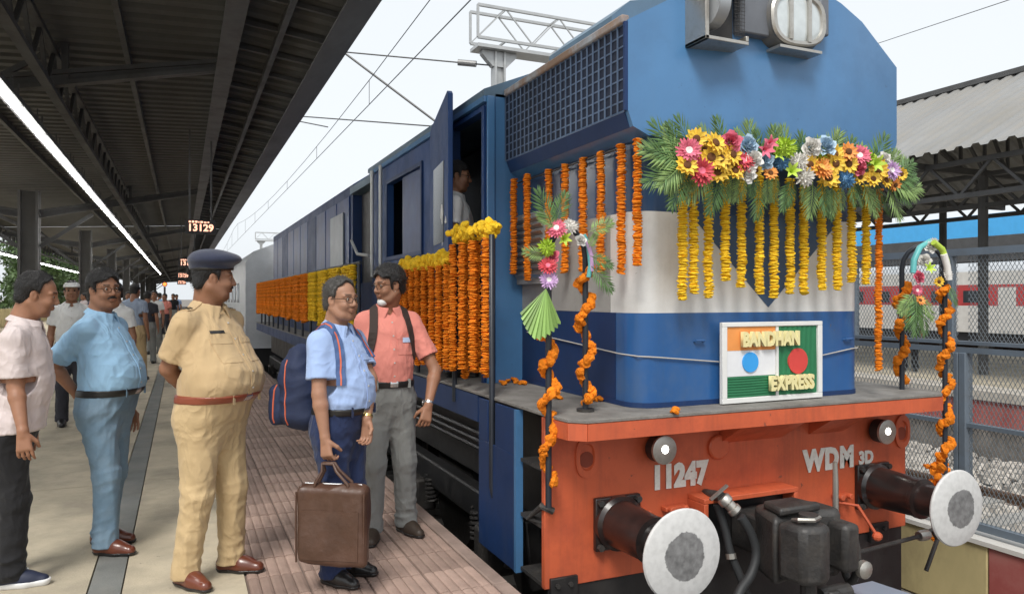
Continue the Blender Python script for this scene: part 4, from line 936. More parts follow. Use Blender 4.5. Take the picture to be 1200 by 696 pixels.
# the row down the side of the nose
for i, (x, yt, yb) in enumerate(((595, 208, 330), (610, 203, 322), (626, 195, 328), (643, 189, 322), (662, 184, 320), (683, 178, 318), (704, 168, 320), (728, 160, 320), (747, 152, 312))):
    a, b = at(x, yt, X=NX0-.06), at(x, yb, X=NX0-.06)
    if 596 <= x <= 640: a.x = b.x = NX0-.115
    rope([(a.x, a.y, min(a.z, UB-.02)), b], .026, .0135, 100+i).build(GNAME, F_or, None, label='orange marigold string hanging down the side of the nose under the mesh grille', cat='garland', group='garlands down the side of the nose')
MB().tube([(NX0-.05, 3.7, UB-.03), (NX0-.05, 5.08, UB-.03)], .006, n=5).build('hanging_cord', P_iron, None, label='dark cord under the mesh grille that carries the orange strings', cat='cord')
# the yellow row under the flower spray
YB = [(800, 352), (813, 345), (830, 349), (850, 330), (869, 337), (890, 344), (907, 350), (926, 345), (942, 345), (963, 340), (981, 340), (998, 330), (1015, 333)]
for i, (x, yb) in enumerate(YB):
    b = at(x, yb, Y=3.43); rope([(b.x, 3.43, 2.22), b], .0275, .0125, 200+i).build(GNAME, F_ye, None, label='yellow marigold string hanging below the flower spray over the chevron', cat='garland', group='yellow garlands across the front')
b = at(1029, 435, Y=3.43); rope([(b.x+.01, 3.43, 2.2), b], .0225, .0135, 230).build(GNAME, F_or, None, label='long orange marigold string on the right corner of the nose', cat='garland')
# railings by the cab door
def hang(x, y, z0, z1, m, lab, grp, seed, r=.03, pitch=.016):
    rope([(x, y, z0), (x, y, z1)], r, pitch, seed, n=8).build(GNAME, m, None, label=lab, cat='garland', group=grp)
rs = random.Random(8)
for i in range(7): hang(HRX-.05+(.06 if i%2 else 0), 4.44+i*.105+(.02 if i%3 else 0), 1.88, 1.02-rs.uniform(0,.05) - (.08 if i==5 else 0), F_or, 'orange marigold string on the handrail of the cab steps', 'garlands on the cab step handrail', 300+i)
for i in range(15): hang(HRX-.055+(.045 if i%2 else 0), 5.2+i*.09+rs.uniform(-.015,.015), 1.74, .98+rs.uniform(-.04,.03), F_or, 'orange marigold string on the railing beside the open cab door', 'garlands on the railing by the cab door', 320+i)
def crest(p0, p1, name, lab, seed, n, r):
    rs = random.Random(seed); mb = MB(); p0, p1 = Vector(p0), Vector(p1)
    for k in range(n):
        c = p0.lerp(p1, rs.random()) + Vector((rs.gauss(0,.016), 0, rs.gauss(0,.02)))
        disc_flower(mb, c, Vector((rs.gauss(0,1), rs.gauss(0,1), rs.gauss(0,1)+.6)).normalized(), r*rs.uniform(.8,1.2), r*1.2, rs, 9)
    return mb.build(name, F_ye, None, label=lab, cat='garland')
crest((HRX-.02, 4.38, 1.95), (HRX-.01, 5.14, 1.95), 'marigold_crest', 'thick yellow marigold roll along the cab step handrail', 31, 190, .03)
crest((HRX-.02, 5.2, 1.79), (HRX-.02, 6.5, 1.79), 'marigold_crest', 'thick yellow marigold roll on the railing beside the cab door', 32, 260, .03)
# curtain of strings on the long railing
i = 0; y = 8.45
while y < 19.8:
    yellow = y < 11.4
    for dy in (.0, .16, .32, .48):
        hang(HRX-.035, y+.12+dy, 1.87, 1.14+rs.uniform(-.03,.03), F_ye if yellow else F_or, ('yellow' if yellow else 'orange') + ' marigold string on the long walkway railing of the locomotive', ('yellow' if yellow else 'orange') + ' garlands on the walkway railing', 400+i, .045, .03); i += 1
    y += .86
# spiral garlands on the two corner handrails
def helix(path, r, turns_per_m, seed):
    Q = resample(path, .012); out = []
    for i, c in enumerate(Q):
        d = (Q[min(i+1, len(Q)-1)] - Q[max(i-1, 0)]).normalized(); u = Vector((0,1,0)) if abs(d.y) < .9 else Vector((1,0,0)); x = d.cross(u).normalized(); yv = d.cross(x)
        a = i*.012*turns_per_m*2*math.pi + seed + .9*math.sin(i*.09+seed); out.append(c + x*(r*math.cos(a)) + yv*(r*math.sin(a)))
    return out
def leg(x, y, z0, z1, seed, lab, r=.034):
    rs = random.Random(seed); mb = MB()
    for c in resample(helix([(x, y, z0), (x, y, z1)], .034, 4.4, seed), .024):
        d = Vector((rs.gauss(0,1), rs.gauss(0,1)-.6, rs.gauss(0,1))).normalized(); q = c + Vector((rs.gauss(0,.006), rs.gauss(0,.006), rs.gauss(0,.006))); rr = r*rs.uniform(.75, 1.05)
        disc_flower(mb, q, d, rr, rr*1.1, rs, 13); disc_flower(mb, q + d*rr*.42, d, rr*.72, rr*.7, rs, 10)
    mb.build('spiral_garland', F_or, None, label=lab, cat='garland')
leg(UA[0][0], UA[0][1], DZ+.06, 1.68, 51, 'orange marigold garland twisted round the inner leg of the left corner handrail', .03)
leg(UA[-1][0], UA[-1][1], .52, 1.36, 52, 'orange marigold garland twisted round the outer leg of the left corner handrail', .031)
leg(UB_[0][0], UB_[0][1], DZ+.06, 1.62, 53, 'orange marigold garland twisted round the inner leg of the right corner handrail', .03)
leg(UB_[-1][0], UB_[-1][1], .32, 1.60, 54, 'orange marigold garland twisted round the outer leg of the right corner handrail', .031)

# flowers and fronds as shared meshes, facing +z / growing along +x
def petal_ring(mb, n, r0, r1, w, lift, rs, z=0.0, point=.5):
    for k in range(n):
        a = 2*math.pi*(k+rs.uniform(-.15,.15))/n; ca, sa = math.cos(a), math.sin(a); rr = r1*rs.uniform(.9,1.08); zz = lift*rs.uniform(.7,1.3)
        def q(r, s, h): return (r*ca - s*sa, r*sa + s*ca, z+h)
        m = r0 + (rr-r0)*.6
        mb.add([q(r0, -w*.3, 0), q(r0, w*.3, 0), q(m, w*.5, zz*.75), q(rr, w*point*.3, zz), q(rr, -w*point*.3, zz), q(m, -w*.5, zz*.75), q(m, 0, zz*.75-w*.14)], [(0,1,2,6), (0,6,5), (6,2,3,4), (6,4,5)])
def fl_gerbera(n, w, pm, cm, seed, R_=1.0):
    rs = random.Random(seed); mb = MB(); petal_ring(mb, n, .18, 1.0, w, .18, rs); petal_ring(mb, n-3, .16, .82, w, .34, rs, .05); petal_ring(mb, n-6, .12, .58, w*.8, .42, rs, .08)
    mb.cur = 1; mb.lathe([(.34, .0), (.33, .16), (.22, .24), (.05, .2)], (0,0,.02), (0,0,1), 12)
    return mb.mesh('flower', [pm, cm])
def fl_daisy(pm, seed):
    rs = random.Random(seed); mb = MB(); petal_ring(mb, 11, .2, 1.0, .42, .1, rs, 0, .15); petal_ring(mb, 9, .2, .84, .36, .26, rs, .04, .15); mb.cur = 1; mb.lathe([(.33, 0), (.32, .14), (.18, .2), (.04, .2)], (0,0,.04), (0,0,1), 12)
    return mb.mesh('flower', [pm, F_brown])
def fl_pom(pm, seed):
    rs = random.Random(seed); mb = MB()
    for j, (el, n) in enumerate(((-.1, 15), (.25, 14), (.55, 12), (.85, 9), (1.15, 6), (1.4, 3))):
        for k in range(n):
            a = 2*math.pi*(k+.5*(j%2)+rs.uniform(-.2,.2))/n; d = Vector((math.cos(a)*math.cos(el), math.sin(a)*math.cos(el), math.sin(el))); t = Vector((-math.sin(a), math.cos(a), 0)); up = d.cross(t)
            L_ = rs.uniform(.85, 1.1); mb.add([d*.3, d*L_*.7 + t*.13, d*L_ - up*.06, d*L_*.7 - t*.13, d*L_*.74 - up*.12], [(0,1,4), (1,2,4), (2,3,4), (3,0,4)])
    mb.ell((0,0,0), (.5,.5,.45), 10, 6); return mb.mesh('flower', [pm])
def fl_rose(pm, seed):                           # ruffled satin rosette
    rs = random.Random(seed); mb = MB()
    for j in range(5):
        r = 1.0 - .18*j; n = 18; P = []; F = []
        for k in range(n):
            a = 2*math.pi*k/n; rr = r*(1+.16*math.sin(5*a+j*2)+rs.uniform(-.05,.05)); P += [(rr*.35*math.cos(a), rr*.35*math.sin(a), .0), (rr*.85*math.cos(a), rr*.85*math.sin(a), .18+.12*j), (rr*math.cos(a+.1), rr*math.sin(a+.1), .22+.16*j+.1*math.sin(7*a+j))]
        for k in range(n):
            k2 = (k+1) % n; F += [(3*k, 3*k2, 3*k2+1, 3*k+1), (3*k+1, 3*k2+1, 3*k2+2, 3*k+2)]
        mb.add(P, F)
    return mb.mesh('flower', [pm], 180)
def fl_lily(pm, seed):
    rs = random.Random(seed); mb = MB()
    for k in range(6):
        a = 2*math.pi*k/6; ca, sa = math.cos(a), math.sin(a); pr = [(.08, .0, .1), (.2, .5, .22), (.5, .95, .25), (.95, 1.15, .12), (1.15, 1.05, .02)]; P = []
        for (r, h, w) in pr: P += [(r*ca - w*sa, r*sa + w*ca, h), (r*ca + w*sa, r*sa - w*ca, h)]
        mb.add(P, [(2*i, 2*i+2, 2*i+3, 2*i+1) for i in range(4)])
    return mb.mesh('flower', [pm], 180)
FL = {'pg': fl_gerbera(20, .26, F_pink, F_whi, 1), 'rg': fl_gerbera(20, .26, F_red, F_pink, 2), 'og': fl_gerbera(18, .28, F_ora, F_yheart, 3), 'wg': fl_gerbera(20, .24, F_lil, F_whi, 4), 'd1': fl_daisy(F_yel, 5), 'd2': fl_daisy(F_yel, 6), 'do': fl_daisy(F_ora, 16),
      'gp': fl_pom(F_gre, 7), 'wp': fl_pom(F_whi, 8), 'ps': fl_rose(F_pink, 9), 'br': fl_rose(F_pbl, 10), 'wr': fl_rose(F_whi, 11), 'bl': fl_pom(F_blu, 12), 'pl': fl_lily(F_pink, 13), 'yl': fl_lily(F_yel, 14), 'gl': fl_lily(F_gre, 15)}
def frond_mesh(seed, L_, m, n=13):
    rs = random.Random(seed); mb = MB(); f = lambda t: Vector((L_*t, 0, -.16*L_*t*t))
    mb.tube([f(t) for t in (0, .3, .6, 1)], [.006, .005, .0035, .0015], n=5)
    for k in range(n):
        t = .12 + .86*k/(n-1); p = f(t); ll = L_*(.16+.36*math.sin(math.pi*min(1, .15+.8*t)))*rs.uniform(.88,1.08); ang = R(62-38*t)+rs.uniform(-.08,.08)
        for s in (-1, 1):
            d = Vector((math.cos(ang), s*math.sin(ang), -.12+rs.uniform(-.1,.12))).normalized(); w = Vector((-d.y, d.x, 0)).normalized()*.0095; up = Vector((0,0,.004)); e = p + d*ll + Vector((0,0,-.05*ll)); mid = p + d*ll*.45
            mb.add([p, mid + w, e, mid - w, mid + up], [(0,1,4), (1,2,4), (2,3,4), (3,0,4)])
    return mb.mesh('palm_frond', m)
FR = [frond_mesh(60+k, 1.0*s, m) for k, (s, m) in enumerate(((.30, F_frond), (.34, F_frond), (.27, F_frondl), (.32, F_frondl)))]
def place(o, d, nrm):                             # local x along d, local z towards nrm
    d = Vector(d).normalized(); nrm = Vector(nrm); z = (nrm - d*nrm.dot(d)).normalized(); y = z.cross(d)
    loc = o.location.copy(); o.matrix_basis = Matrix(((d.x,y.x,z.x,0),(d.y,y.y,z.y,0),(d.z,y.z,z.z,0),(0,0,0,1))); o.location = loc; return o
def frond(parent, p, d, nrm, k, s=1.0):
    o = inst('palm_frond', FR[k % 4], parent, Vector(p)-parent.location); place(o, d, nrm)
    o.scale = (s, s, s); return o
def flower(parent, p, nrm, key, r, rs):
    o = inst('flower', FL[key], parent, Vector(p)-parent.location)
    n_ = (Vector(nrm) + Vector((rs.gauss(0,.18), rs.gauss(0,.1), rs.gauss(0,.18)))).normalized(); a = Vector((rs.gauss(0,1), rs.gauss(0,1), rs.gauss(0,1))); d = (a - n_*a.dot(n_)).normalized()
    place(o, d, n_); o.scale = (r, r, r); return o
spray = thing('flower_spray', (TRK, 3.3, 2.2), 'long spray of palm fronds and bright mixed flowers across the locomotive front', 'flower arrangement')
rs = random.Random(21)
sx0, sx1 = at(797, 190, Y=3.26).x, at(1045, 200, Y=3.26).x
k = 0
for i in range(24):                               # upward fan
    u = (i+.5)/24; x = sx0 + (sx1-sx0)*u; ang = R(132-84*u + rs.uniform(-16,16)); frond(spray, (x, 3.285+rs.uniform(-.02,.01), 2.26+rs.uniform(-.02,.02)), (math.cos(ang), -.22, math.sin(ang)), (0, -1, .3), k, rs.uniform(.5,.74)); k += 1
for i in range(26):                               # hanging ones
    u = (i+.5)/26; x = sx0 + (sx1-sx0)*u; ang = R(-128+76*u + rs.uniform(-18,18)); frond(spray, (x, 3.28+rs.uniform(-.02,.03), 2.2+rs.uniform(-.03,.02)), (math.cos(ang), -.12, math.sin(ang)), (0, -1, .4), k, rs.uniform(.42,.72)); k += 1
for s, x in ((-1, sx0), (1, sx1)):                # the ends
    for j in range(9):
        ang = R(-55+110*j/8 + rs.uniform(-8,8)); frond(spray, (x - s*.02, 3.26+rs.uniform(-.02,.02), 2.22+rs.uniform(-.03,.03)), (s*math.cos(ang), -.15, math.sin(ang)), (0, -1, .3), k, rs.uniform(.55,.82)); k += 1
FLS = [(816,163,'d1',12),(838,168,'d2',12),(805,194,'d1',12),(833,185,'d2',13),(844,186,'d1',13),(858,181,'d2',13),(841,202,'d1',12),(861,200,'d2',11),(850,195,'d1',10),(826,176,'d1',10),
       (807,177,'pg',15),(821,201,'rg',14),(869,190,'rg',13),(856,167,'ps',11),(875,172,'br',13),(883,187,'wr',10),(874,203,'wr',11),(893,176,'pl',9),(901,169,'pl',8),(919,174,'gp',13),(915,190,'bl',11),(896,189,'br',9),(903,203,'do',8),(908,184,'gl',8),
       (935,190,'wp',13),(950,174,'wr',11),(967,172,'br',13),(959,184,'gp',10),(949,193,'d1',12),(979,192,'d2',12),(978,181,'d1',11),(994,192,'d1',12),(994,178,'do',11),(971,209,'d2',12),(961,197,'og',14),(1005,196,'ps',12),(1007,183,'pg',12),(942,207,'wp',12),(1029,199,'d1',12),(1023,210,'d2',10),(1044,200,'wg',13),(1017,185,'gp',9),(1022,193,'gl',9),(1049,217,'do',9),(1056,204,'d2',9),(990,211,'bl',11),(1035,187,'wr',8),(1038,212,'d1',9),(926,203,'gl',9),(886,200,'d1',8),(1008,208,'d2',9)]
for (px, py, key, r) in FLS:
    Yf = 3.225 + rs.uniform(-.02, .02); p = at(px, py, Y=Yf); flower(spray, p, (-.25, -1, .12), key, r/FPX*4.35*rs.uniform(.95, 1.2), rs)
# bouquets on the corner handrails
fan = MB()                                        # folded leaf fan, pleated
for k in range(12):
    a0, a1 = R(-52-76*k/12), R(-52-76*(k+1)/12); am = (a0+a1)/2; r = .27*(1 - .3*abs(k-5.5)/6)
    fan.add([(0,0,0), (r*math.cos(a0), 0, r*math.sin(a0)), (r*1.04*math.cos(am), -.012, r*1.04*math.sin(am)), (r*math.cos(a1), 0, r*math.sin(a1))], [(0,1,2), (0,2,3)])
fan_me = fan.mesh('leaf_fan', mat('leaf_fan', (.22, .36, .1), .5, var=.15, island=.45))
def bouquet(lab, base, fls, fronds, ribbons, fanpos):
    b = thing('handrail_bouquet', base, lab, 'bouquet'); rs = random.Random(len(lab))
    for (px, py, Y, key, r) in fls: flower(b, at(px, py, Y=Y), (-.3, -1, .1), key, r/FPX*4.2, rs)
    for i, (px, py, Y, ang, s) in enumerate(fronds): frond(b, at(px, py, Y=Y), (math.cos(R(ang)), -.2, math.sin(R(ang))), (0, -1, .3), i, s)
    for (pts, Y, m, r) in ribbons: MB().tube([at(px, py, Y=Y) for px, py in pts], r, n=8).build('satin_ribbon', m, b, smooth=60)
    if fanpos: o = inst('leaf_fan', fan_me, b, at(*fanpos[:2], Y=fanpos[2])-b.location); o.rotation_euler.y = R(fanpos[3])
    return b
bouquet('pink, white and lilac bouquet with pleated leaf on the left corner handrail', UA[5],
        [(652,268,3.5,'pg',12),(667,266,3.5,'wp',10),(641,290,3.48,'gp',11),(642,312,3.48,'rg',11),(643,328,3.48,'wg',11),(647,300,3.5,'ps',8),(680,282,3.52,'wr',7),(659,280,3.52,'gl',8)],
        [(650,262,3.5,70,.55),(648,268,3.5,115,.6),(652,266,3.5,150,.45),(690,272,3.5,25,.45),(692,300,3.5,-20,.45),(693,312,3.5,-45,.5),(690,290,3.52,60,.3),(640,300,3.5,170,.4)],
        [([(684,275),(690,290),(692,310),(690,325)], 3.56, F_teal, .014), ([(688,282),(693,300),(694,318)], 3.55, F_lil, .012)], (640, 338, 3.47, 12))
bouquet('white, teal and pink bouquet with fern leaves on the right corner handrail', UB_[5],
        [(1076,325,3.42,'ps',9),(1074,340,3.42,'pg',9),(1090,290,3.42,'wr',9),(1083,305,3.42,'wr',9),(1110,322,3.38,'wp',8),(1086,316,3.4,'gl',8),(1100,330,3.36,'d1',8),(1094,284,3.42,'wp',7),(1078,352,3.4,'do',8)],
        [(1072,345,3.42,-110,.75),(1074,345,3.42,-75,.75),(1070,345,3.42,-140,.65),(1076,345,3.42,-50,.6),(1073,348,3.4,-95,.8),(1112,335,3.36,-60,.4)],
        [([(1090,283),(1078,290),(1071,305),(1070,320)], 3.44, F_teal, .02), ([(1094,284),(1104,292),(1109,305),(1111,318)], 3.38, F_gre, .02), ([(1106,298),(1110,312),(1112,328)], 3.37, F_whi, .022)], None)
# loose marigold heads on the deck and below
rs = random.Random(4)
for i, (px, py) in enumerate(((596,446),(604,447),(612,449),(590,449),(633,448),(690,473),(792,481),(655,465),(700,468))):
    p = at(px, py, z=DZ+.012); mb = MB()
    for k in range(3): disc_flower(mb, p + Vector((rs.uniform(-.03,.03), rs.uniform(-.03,.03), rs.uniform(0,.012))), Vector((rs.gauss(0,1), rs.gauss(0,1), 2)).normalized(), .022, .022, rs)
    mb.build('fallen_marigolds', F_or, None, label='few loose orange marigold heads lying on the locomotive deck', cat='flowers', group='fallen marigolds on the deck')
p = at(1097, 560, Y=3.45); mb = MB()
for k in range(26): disc_flower(mb, Vector((p.x+rs.gauss(0,.03), 3.45+rs.gauss(0,.03), p.z+rs.uniform(-.12,.1))), Vector((rs.gauss(0,1), rs.gauss(0,1), 1)).normalized(), .03, .03, rs)
mb.build('marigold_bunch', F_or, None, label='bunch of orange marigolds gathered behind the right buffer', cat='flowers')
rope([(p.x, 3.45, p.z-.1), (p.x-.01, 3.45, p.z-.42)], .026, .016, 71).build('marigold_tail', F_or, None, label='short orange marigold tail hanging behind the right buffer', cat='garland')

# ------------------------------------------------------------------ the name board
S_fr = mat('board_white', (.74, .74, .72), .6, var=.05); S_saf = mat('cloth_saffron', (.78, .3, .08), .7, var=.1, bump=.3, bscale=14); S_gr = mat('cloth_green', (.02, .17, .07), .6, var=.15, bump=.5, bscale=16)
S_bl = mat('board_blue', (.04, .34, .78), .6, var=.05); S_re = mat('board_red', (.62, .06, .05), .6, var=.12); S_cream = mat('foam_cream', (.78, .7, .36), .7, var=.08, bump=.15); S_wh = mat('cloth_white', (.75, .76, .78), .7, var=.05, bump=.3, bscale=12)
bl_, br_ = at(845, 472, Y=3.50), at(962, 468, Y=3.50)
bx0, bx1, bz0, bz1, bY = bl_.x, br_.x, DZ+.006, 1.357, 3.50
W_, H_ = bx1-bx0, bz1-bz0
sb = thing('name_board', ((bx0+bx1)/2, bY, DZ), 'white framed board reading BANDHAN EXPRESS with two flags', 'sign')
def spart(a, b, c, d, t0, t1, nm, m, **kw): return MB().box(bx0+W_*a, bx0+W_*b, bY-t1, bY-t0, bz0+H_*c, bz0+H_*d).build(nm, m, sb, **kw)
spart(0, 1, 0, 1, -.012, .0, 'board', S_fr)
for (a, b, c, d) in ((0, 1, .945, 1), (0, 1, 0, .065), (0, .045, .065, .945), (.955, 1, .065, .945)): spart(a, b, c, d, 0, .014, 'frame', S_fr, bevel=.003)
spart(.525, .55, .065, .945, .0, .008, 'divider', S_fr)
spart(.05, .52, .65, .94, .0, .004, 'saffron_cloth', S_saf); spart(.05, .52, .33, .647, .0, .0035, 'white_cloth', S_wh)
def pleats(a, b, c, d, nm, vertical):              # gathered cloth with real folds
    mb = MB(); n = 26; V = []; m = 10; rs = random.Random(n)
    for i in range(n+1):
        for j in range(m+1):
            u, v = (i/n, j/m) if vertical else (j/m, i/n); f = .004 + .0035*math.sin(i*1.9+.6*math.sin(j*.5)) ; V.append((bx0+W_*(a+(b-a)*u), bY-f-.001, bz0+H_*(c+(d-c)*v)))
    F = []
    for i in range(n):
        for j in range(m):
            q = i*(m+1)+j; f = (q, q+m+1, q+m+2, q+1); F.append(f if vertical else tuple(reversed(f)))
    return mb.add(V, F).build(nm, S_gr, sb, smooth=180)
pleats(.05, .52, .068, .327, 'green_cloth', False); pleats(.555, .95, .068, .94, 'green_cloth', True)
def sdisc(u, v, r, nm, m, d=.012): return MB().cyl((bx0+W_*u, bY-.002, bz0+H_*v), (bx0+W_*u, bY-d, bz0+H_*v), r, n=36).build(nm, m, sb)
sdisc(.27, .5, H_*.125, 'blue_disc', S_bl); sdisc(.745, .49, H_*.165, 'red_disc', S_re)
lettering('first_word', 'BANDHAN', .115, S_cream, (bx0+W_*.45, bY-.026, bz0+H_*.78), (R(90), 0, 0), sb, bold=.006, depth=.012, spacing=1.02, sx=.78)
lettering('second_word', 'EXPRESS', .115, S_cream, (bx0+W_*.66, bY-.026, bz0+H_*.215), (R(90), 0, 0), sb, bold=.006, depth=.012, spacing=1.02, sx=.80)
# ------------------------------------------------------------------ people: bodies and clothes grown as implicit surfaces, then meshed
class Field:
    def __init__(s, lo, hi, h):
        s.lo = np.array(lo, float); s.h = h; s.n = np.ceil((np.array(hi)-s.lo)/h).astype(int)+1
        s.a = np.full(tuple(s.n), .5, np.float32); s.ax = [(s.lo[i]+h*np.arange(s.n[i])).astype(np.float32) for i in range(3)]
    def reg(s, lo, hi):
        i0 = np.clip(np.floor((np.array(lo)-s.lo)/s.h).astype(int), 0, s.n); i1 = np.clip(np.ceil((np.array(hi)-s.lo)/s.h).astype(int)+1, 0, s.n)
        sl = tuple(slice(a, max(a, b)) for a, b in zip(i0, i1))
        return sl, s.ax[0][sl[0]][:,None,None], s.ax[1][sl[1]][None,:,None], s.ax[2][sl[2]][None,None,:]
    def comb(s, sl, d, k, op='add'):
        a = s.a[sl]
        if a.size == 0: return
        if op == 'sub':
            d = -d
            if k <= 0: s.a[sl] = np.maximum(a, d)
            else:
                h = np.clip(.5-.5*(d-a)/k, 0, 1); s.a[sl] = d*(1-h)+a*h + k*h*(1-h)
        elif k <= 0: s.a[sl] = np.minimum(a, d)
        else:
            h = np.clip(.5+.5*(d-a)/k, 0, 1); s.a[sl] = d*(1-h)+a*h - k*h*(1-h)
    def cap(s, a, b, r0, r1=None, k=.02, op='add'):
        r1 = r0 if r1 is None else r1; a = np.array(a, float); b = np.array(b, float); m = max(r0, r1)+k+.03
        sl, X, Y, Z = s.reg(np.minimum(a, b)-m, np.maximum(a, b)+m); ba = b-a; L2 = float(ba@ba)+1e-12
        px, py, pz = X-a[0], Y-a[1], Z-a[2]; t = np.clip((px*ba[0]+py*ba[1]+pz*ba[2])/L2, 0, 1)
        d = np.sqrt((px-t*ba[0])**2+(py-t*ba[1])**2+(pz-t*ba[2])**2) - (r0+(r1-r0)*t); s.comb(sl, d.astype(np.float32), k, op)
    def ell(s, c, r, k=.02, rot=None, op='add'):
        c = np.array(c, float); r = np.array(r, float); m = r.max()+k+.03; sl, X, Y, Z = s.reg(c-m, c+m)
        px, py, pz = X-c[0], Y-c[1], Z-c[2]
        if rot is not None:
            M = np.array(rot)            # columns: local axes
            px, py, pz = [px*M[0,i]+py*M[1,i]+pz*M[2,i] for i in range(3)]
        k0 = np.sqrt((px/r[0])**2+(py/r[1])**2+(pz/r[2])**2); k1 = np.sqrt((px/r[0]**2)**2+(py/r[1]**2)**2+(pz/r[2]**2)**2)+1e-6
        s.comb(sl, (k0*(k0-1)/k1).astype(np.float32), k, op)
    def loft(s, prof, k=.02, off=0.0, p=2.3, op='add', zlim=None):   # prof rows: z, cx, cy, rx, ry
        P = np.array(prof, float); z0, z1 = P[0,0], P[-1,0]
        if zlim: z0, z1 = zlim
        mx = (np.abs(P[:,1])+P[:,3]).max()+.08; my = (np.abs(P[:,2])+P[:,4]).max()+.08
        sl, X, Y, Z = s.reg((-mx, -my, z0-k-.04), (mx, my, z1+k+.04)); z = Z.ravel()
        def sm(col):                     # smooth interpolation of the rows
            zz = np.linspace(P[0,0], P[-1,0], 120); v = np.interp(zz, P[:,0], P[:,col]); ker = np.hanning(13); ker /= ker.sum(); v = np.convolve(np.pad(v, 6, 'edge'), ker, 'valid'); return np.interp(z, zz, v)[None,None,:]
        cx, cy, rx, ry = sm(1), sm(2), sm(3)+off, sm(4)+off
        d = ((np.abs((X-cx)/rx)**p+np.abs((Y-cy)/ry)**p)**(1/p)-1)*np.minimum(rx, ry)
        d = np.maximum(d, np.maximum(z0-Z, Z-z1)); s.comb(sl, d.astype(np.float32), k, op)
    def rbox(s, c, hs, r, k=.01, rot=None, op='add'):
        c = np.array(c, float); hs = np.array(hs, float); m = np.linalg.norm(hs)+k+.03; sl, X, Y, Z = s.reg(c-m, c+m); px, py, pz = X-c[0], Y-c[1], Z-c[2]
        if rot is not None:
            M = np.array(rot); px, py, pz = [px*M[0,i]+py*M[1,i]+pz*M[2,i] for i in range(3)]
        q = [np.abs(v)-(h-r) for v, h in zip((px, py, pz), hs)]
        d = np.sqrt(np.maximum(q[0],0)**2+np.maximum(q[1],0)**2+np.maximum(q[2],0)**2)+np.minimum(np.maximum(q[0], np.maximum(q[1], q[2])), 0)-r; s.comb(sl, d.astype(np.float32), k, op)
    def clip(s, d): s.a = np.maximum(s.a, d.astype(np.float32))
    @property
    def X(s): return s.ax[0][:,None,None]
    @property
    def Y(s): return s.ax[1][None,:,None]
    @property
    def Z(s): return s.ax[2][None,None,:]
    def folds(s, amp, seed, freq=34.0, n=4, dirz=1.0, weight=None):
        rs = np.random.RandomState(seed); X, Y, Z = s.X, s.Y, s.Z; w = np.zeros(tuple(s.n), np.float32)
        for i in range(n):
            v = rs.normal(size=3); v[2] *= dirz; v /= np.linalg.norm(v); u = rs.normal(size=3); u /= np.linalg.norm(u); f = freq*rs.uniform(.6, 1.5)
            warp = (1.3*np.sin(11*(X*u[0]+Y*u[1]+Z*u[2])+rs.uniform(0,6))).astype(np.float32)
            q = np.sin(f*(X*v[0]+Y*v[1]+Z*v[2])+warp+rs.uniform(0,6)).astype(np.float32); w += q*(.45+.55*np.abs(q))
        w *= amp/math.sqrt(n)
        if weight is not None: w = w*weight
        s.a -= w
    def creases(s, amp, seed, freq, n=5, dirz=1.0, weight=1.0):      # sharp-crested cloth folds that come and go in patches
        rs = np.random.RandomState(seed); X, Y, Z = s.X, s.Y, s.Z; w = np.zeros(tuple(s.n), np.float32)
        for i in range(n):
            v = rs.normal(size=3); v[2] *= dirz; v /= np.linalg.norm(v); u = rs.normal(size=3)*9; m = rs.normal(size=3)*7; f = freq*rs.uniform(.7, 1.5)
            q = np.sin(f*(X*v[0]+Y*v[1]+Z*v[2]) + 1.1*np.sin(X*u[0]+Y*u[1]+Z*u[2]+rs.uniform(0,6)) + rs.uniform(0,6)); k = np.clip(.2+1.2*np.sin(X*m[0]+Y*m[1]+Z*m[2]+rs.uniform(0,6)), 0, 1)
            w += (k*((1-np.abs(q))**1.6*1.7-.5)).astype(np.float32)
        s.a -= (w*(amp/math.sqrt(n))*weight).astype(np.float32)
    def mesh(s):
        a = s.a; ins = a < 0; h = s.h
        c = [ins[i:i+ins.shape[0]-1, j:j+ins.shape[1]-1, k:k+ins.shape[2]-1] for i in (0,1) for j in (0,1) for k in (0,1)]
        al = c[0].copy(); an = c[0].copy()
        for q in c[1:]: al &= q; an |= q
        I = np.argwhere(an & ~al)
        if len(I) == 0: return np.zeros((0,3)), np.zeros((0,4), int)
        off = np.array([(i,j,k) for i in (0,1) for j in (0,1) for k in (0,1)]); vals = np.stack([a[I[:,0]+o[0], I[:,1]+o[1], I[:,2]+o[2]] for o in off], 1).astype(float)
        sm = np.zeros((len(I), 3)); ct = np.zeros(len(I))
        for e0, e1 in ((0,1),(2,3),(4,5),(6,7),(0,2),(1,3),(4,6),(5,7),(0,4),(1,5),(2,6),(3,7)):
            v0, v1 = vals[:,e0], vals[:,e1]; m = (v0 < 0) != (v1 < 0); t = np.where(m, v0/np.where(m, v0-v1, 1), 0)
            sm += np.where(m[:,None], off[e0]+(off[e1]-off[e0])*t[:,None], 0); ct += m
        V = s.lo + h*(I + sm/ct[:,None]); idx = np.full(tuple(np.array(ins.shape)-1), -1, np.int32); idx[I[:,0], I[:,1], I[:,2]] = np.arange(len(I)); Fs = []
        for ax in range(3):
            b, g = [q for q in range(3) if q != ax]
            s0 = [slice(1,-1)]*3; s1 = [slice(1,-1)]*3; s0[ax] = slice(0,-1); s1[ax] = slice(1,None)
            A, B = ins[tuple(s0)], ins[tuple(s1)]; J = np.argwhere(A != B); o = np.ones(3, int); o[ax] = 0; base = J+o
            def cell(db, dg):
                q = base.copy(); q[:,b] -= db; q[:,g] -= dg; return idx[q[:,0], q[:,1], q[:,2]]
            Q = np.stack([cell(1,1), cell(0,1), cell(0,0), cell(1,0)], 1); fl = A[J[:,0], J[:,1], J[:,2]]
            if ax == 1: fl = ~fl
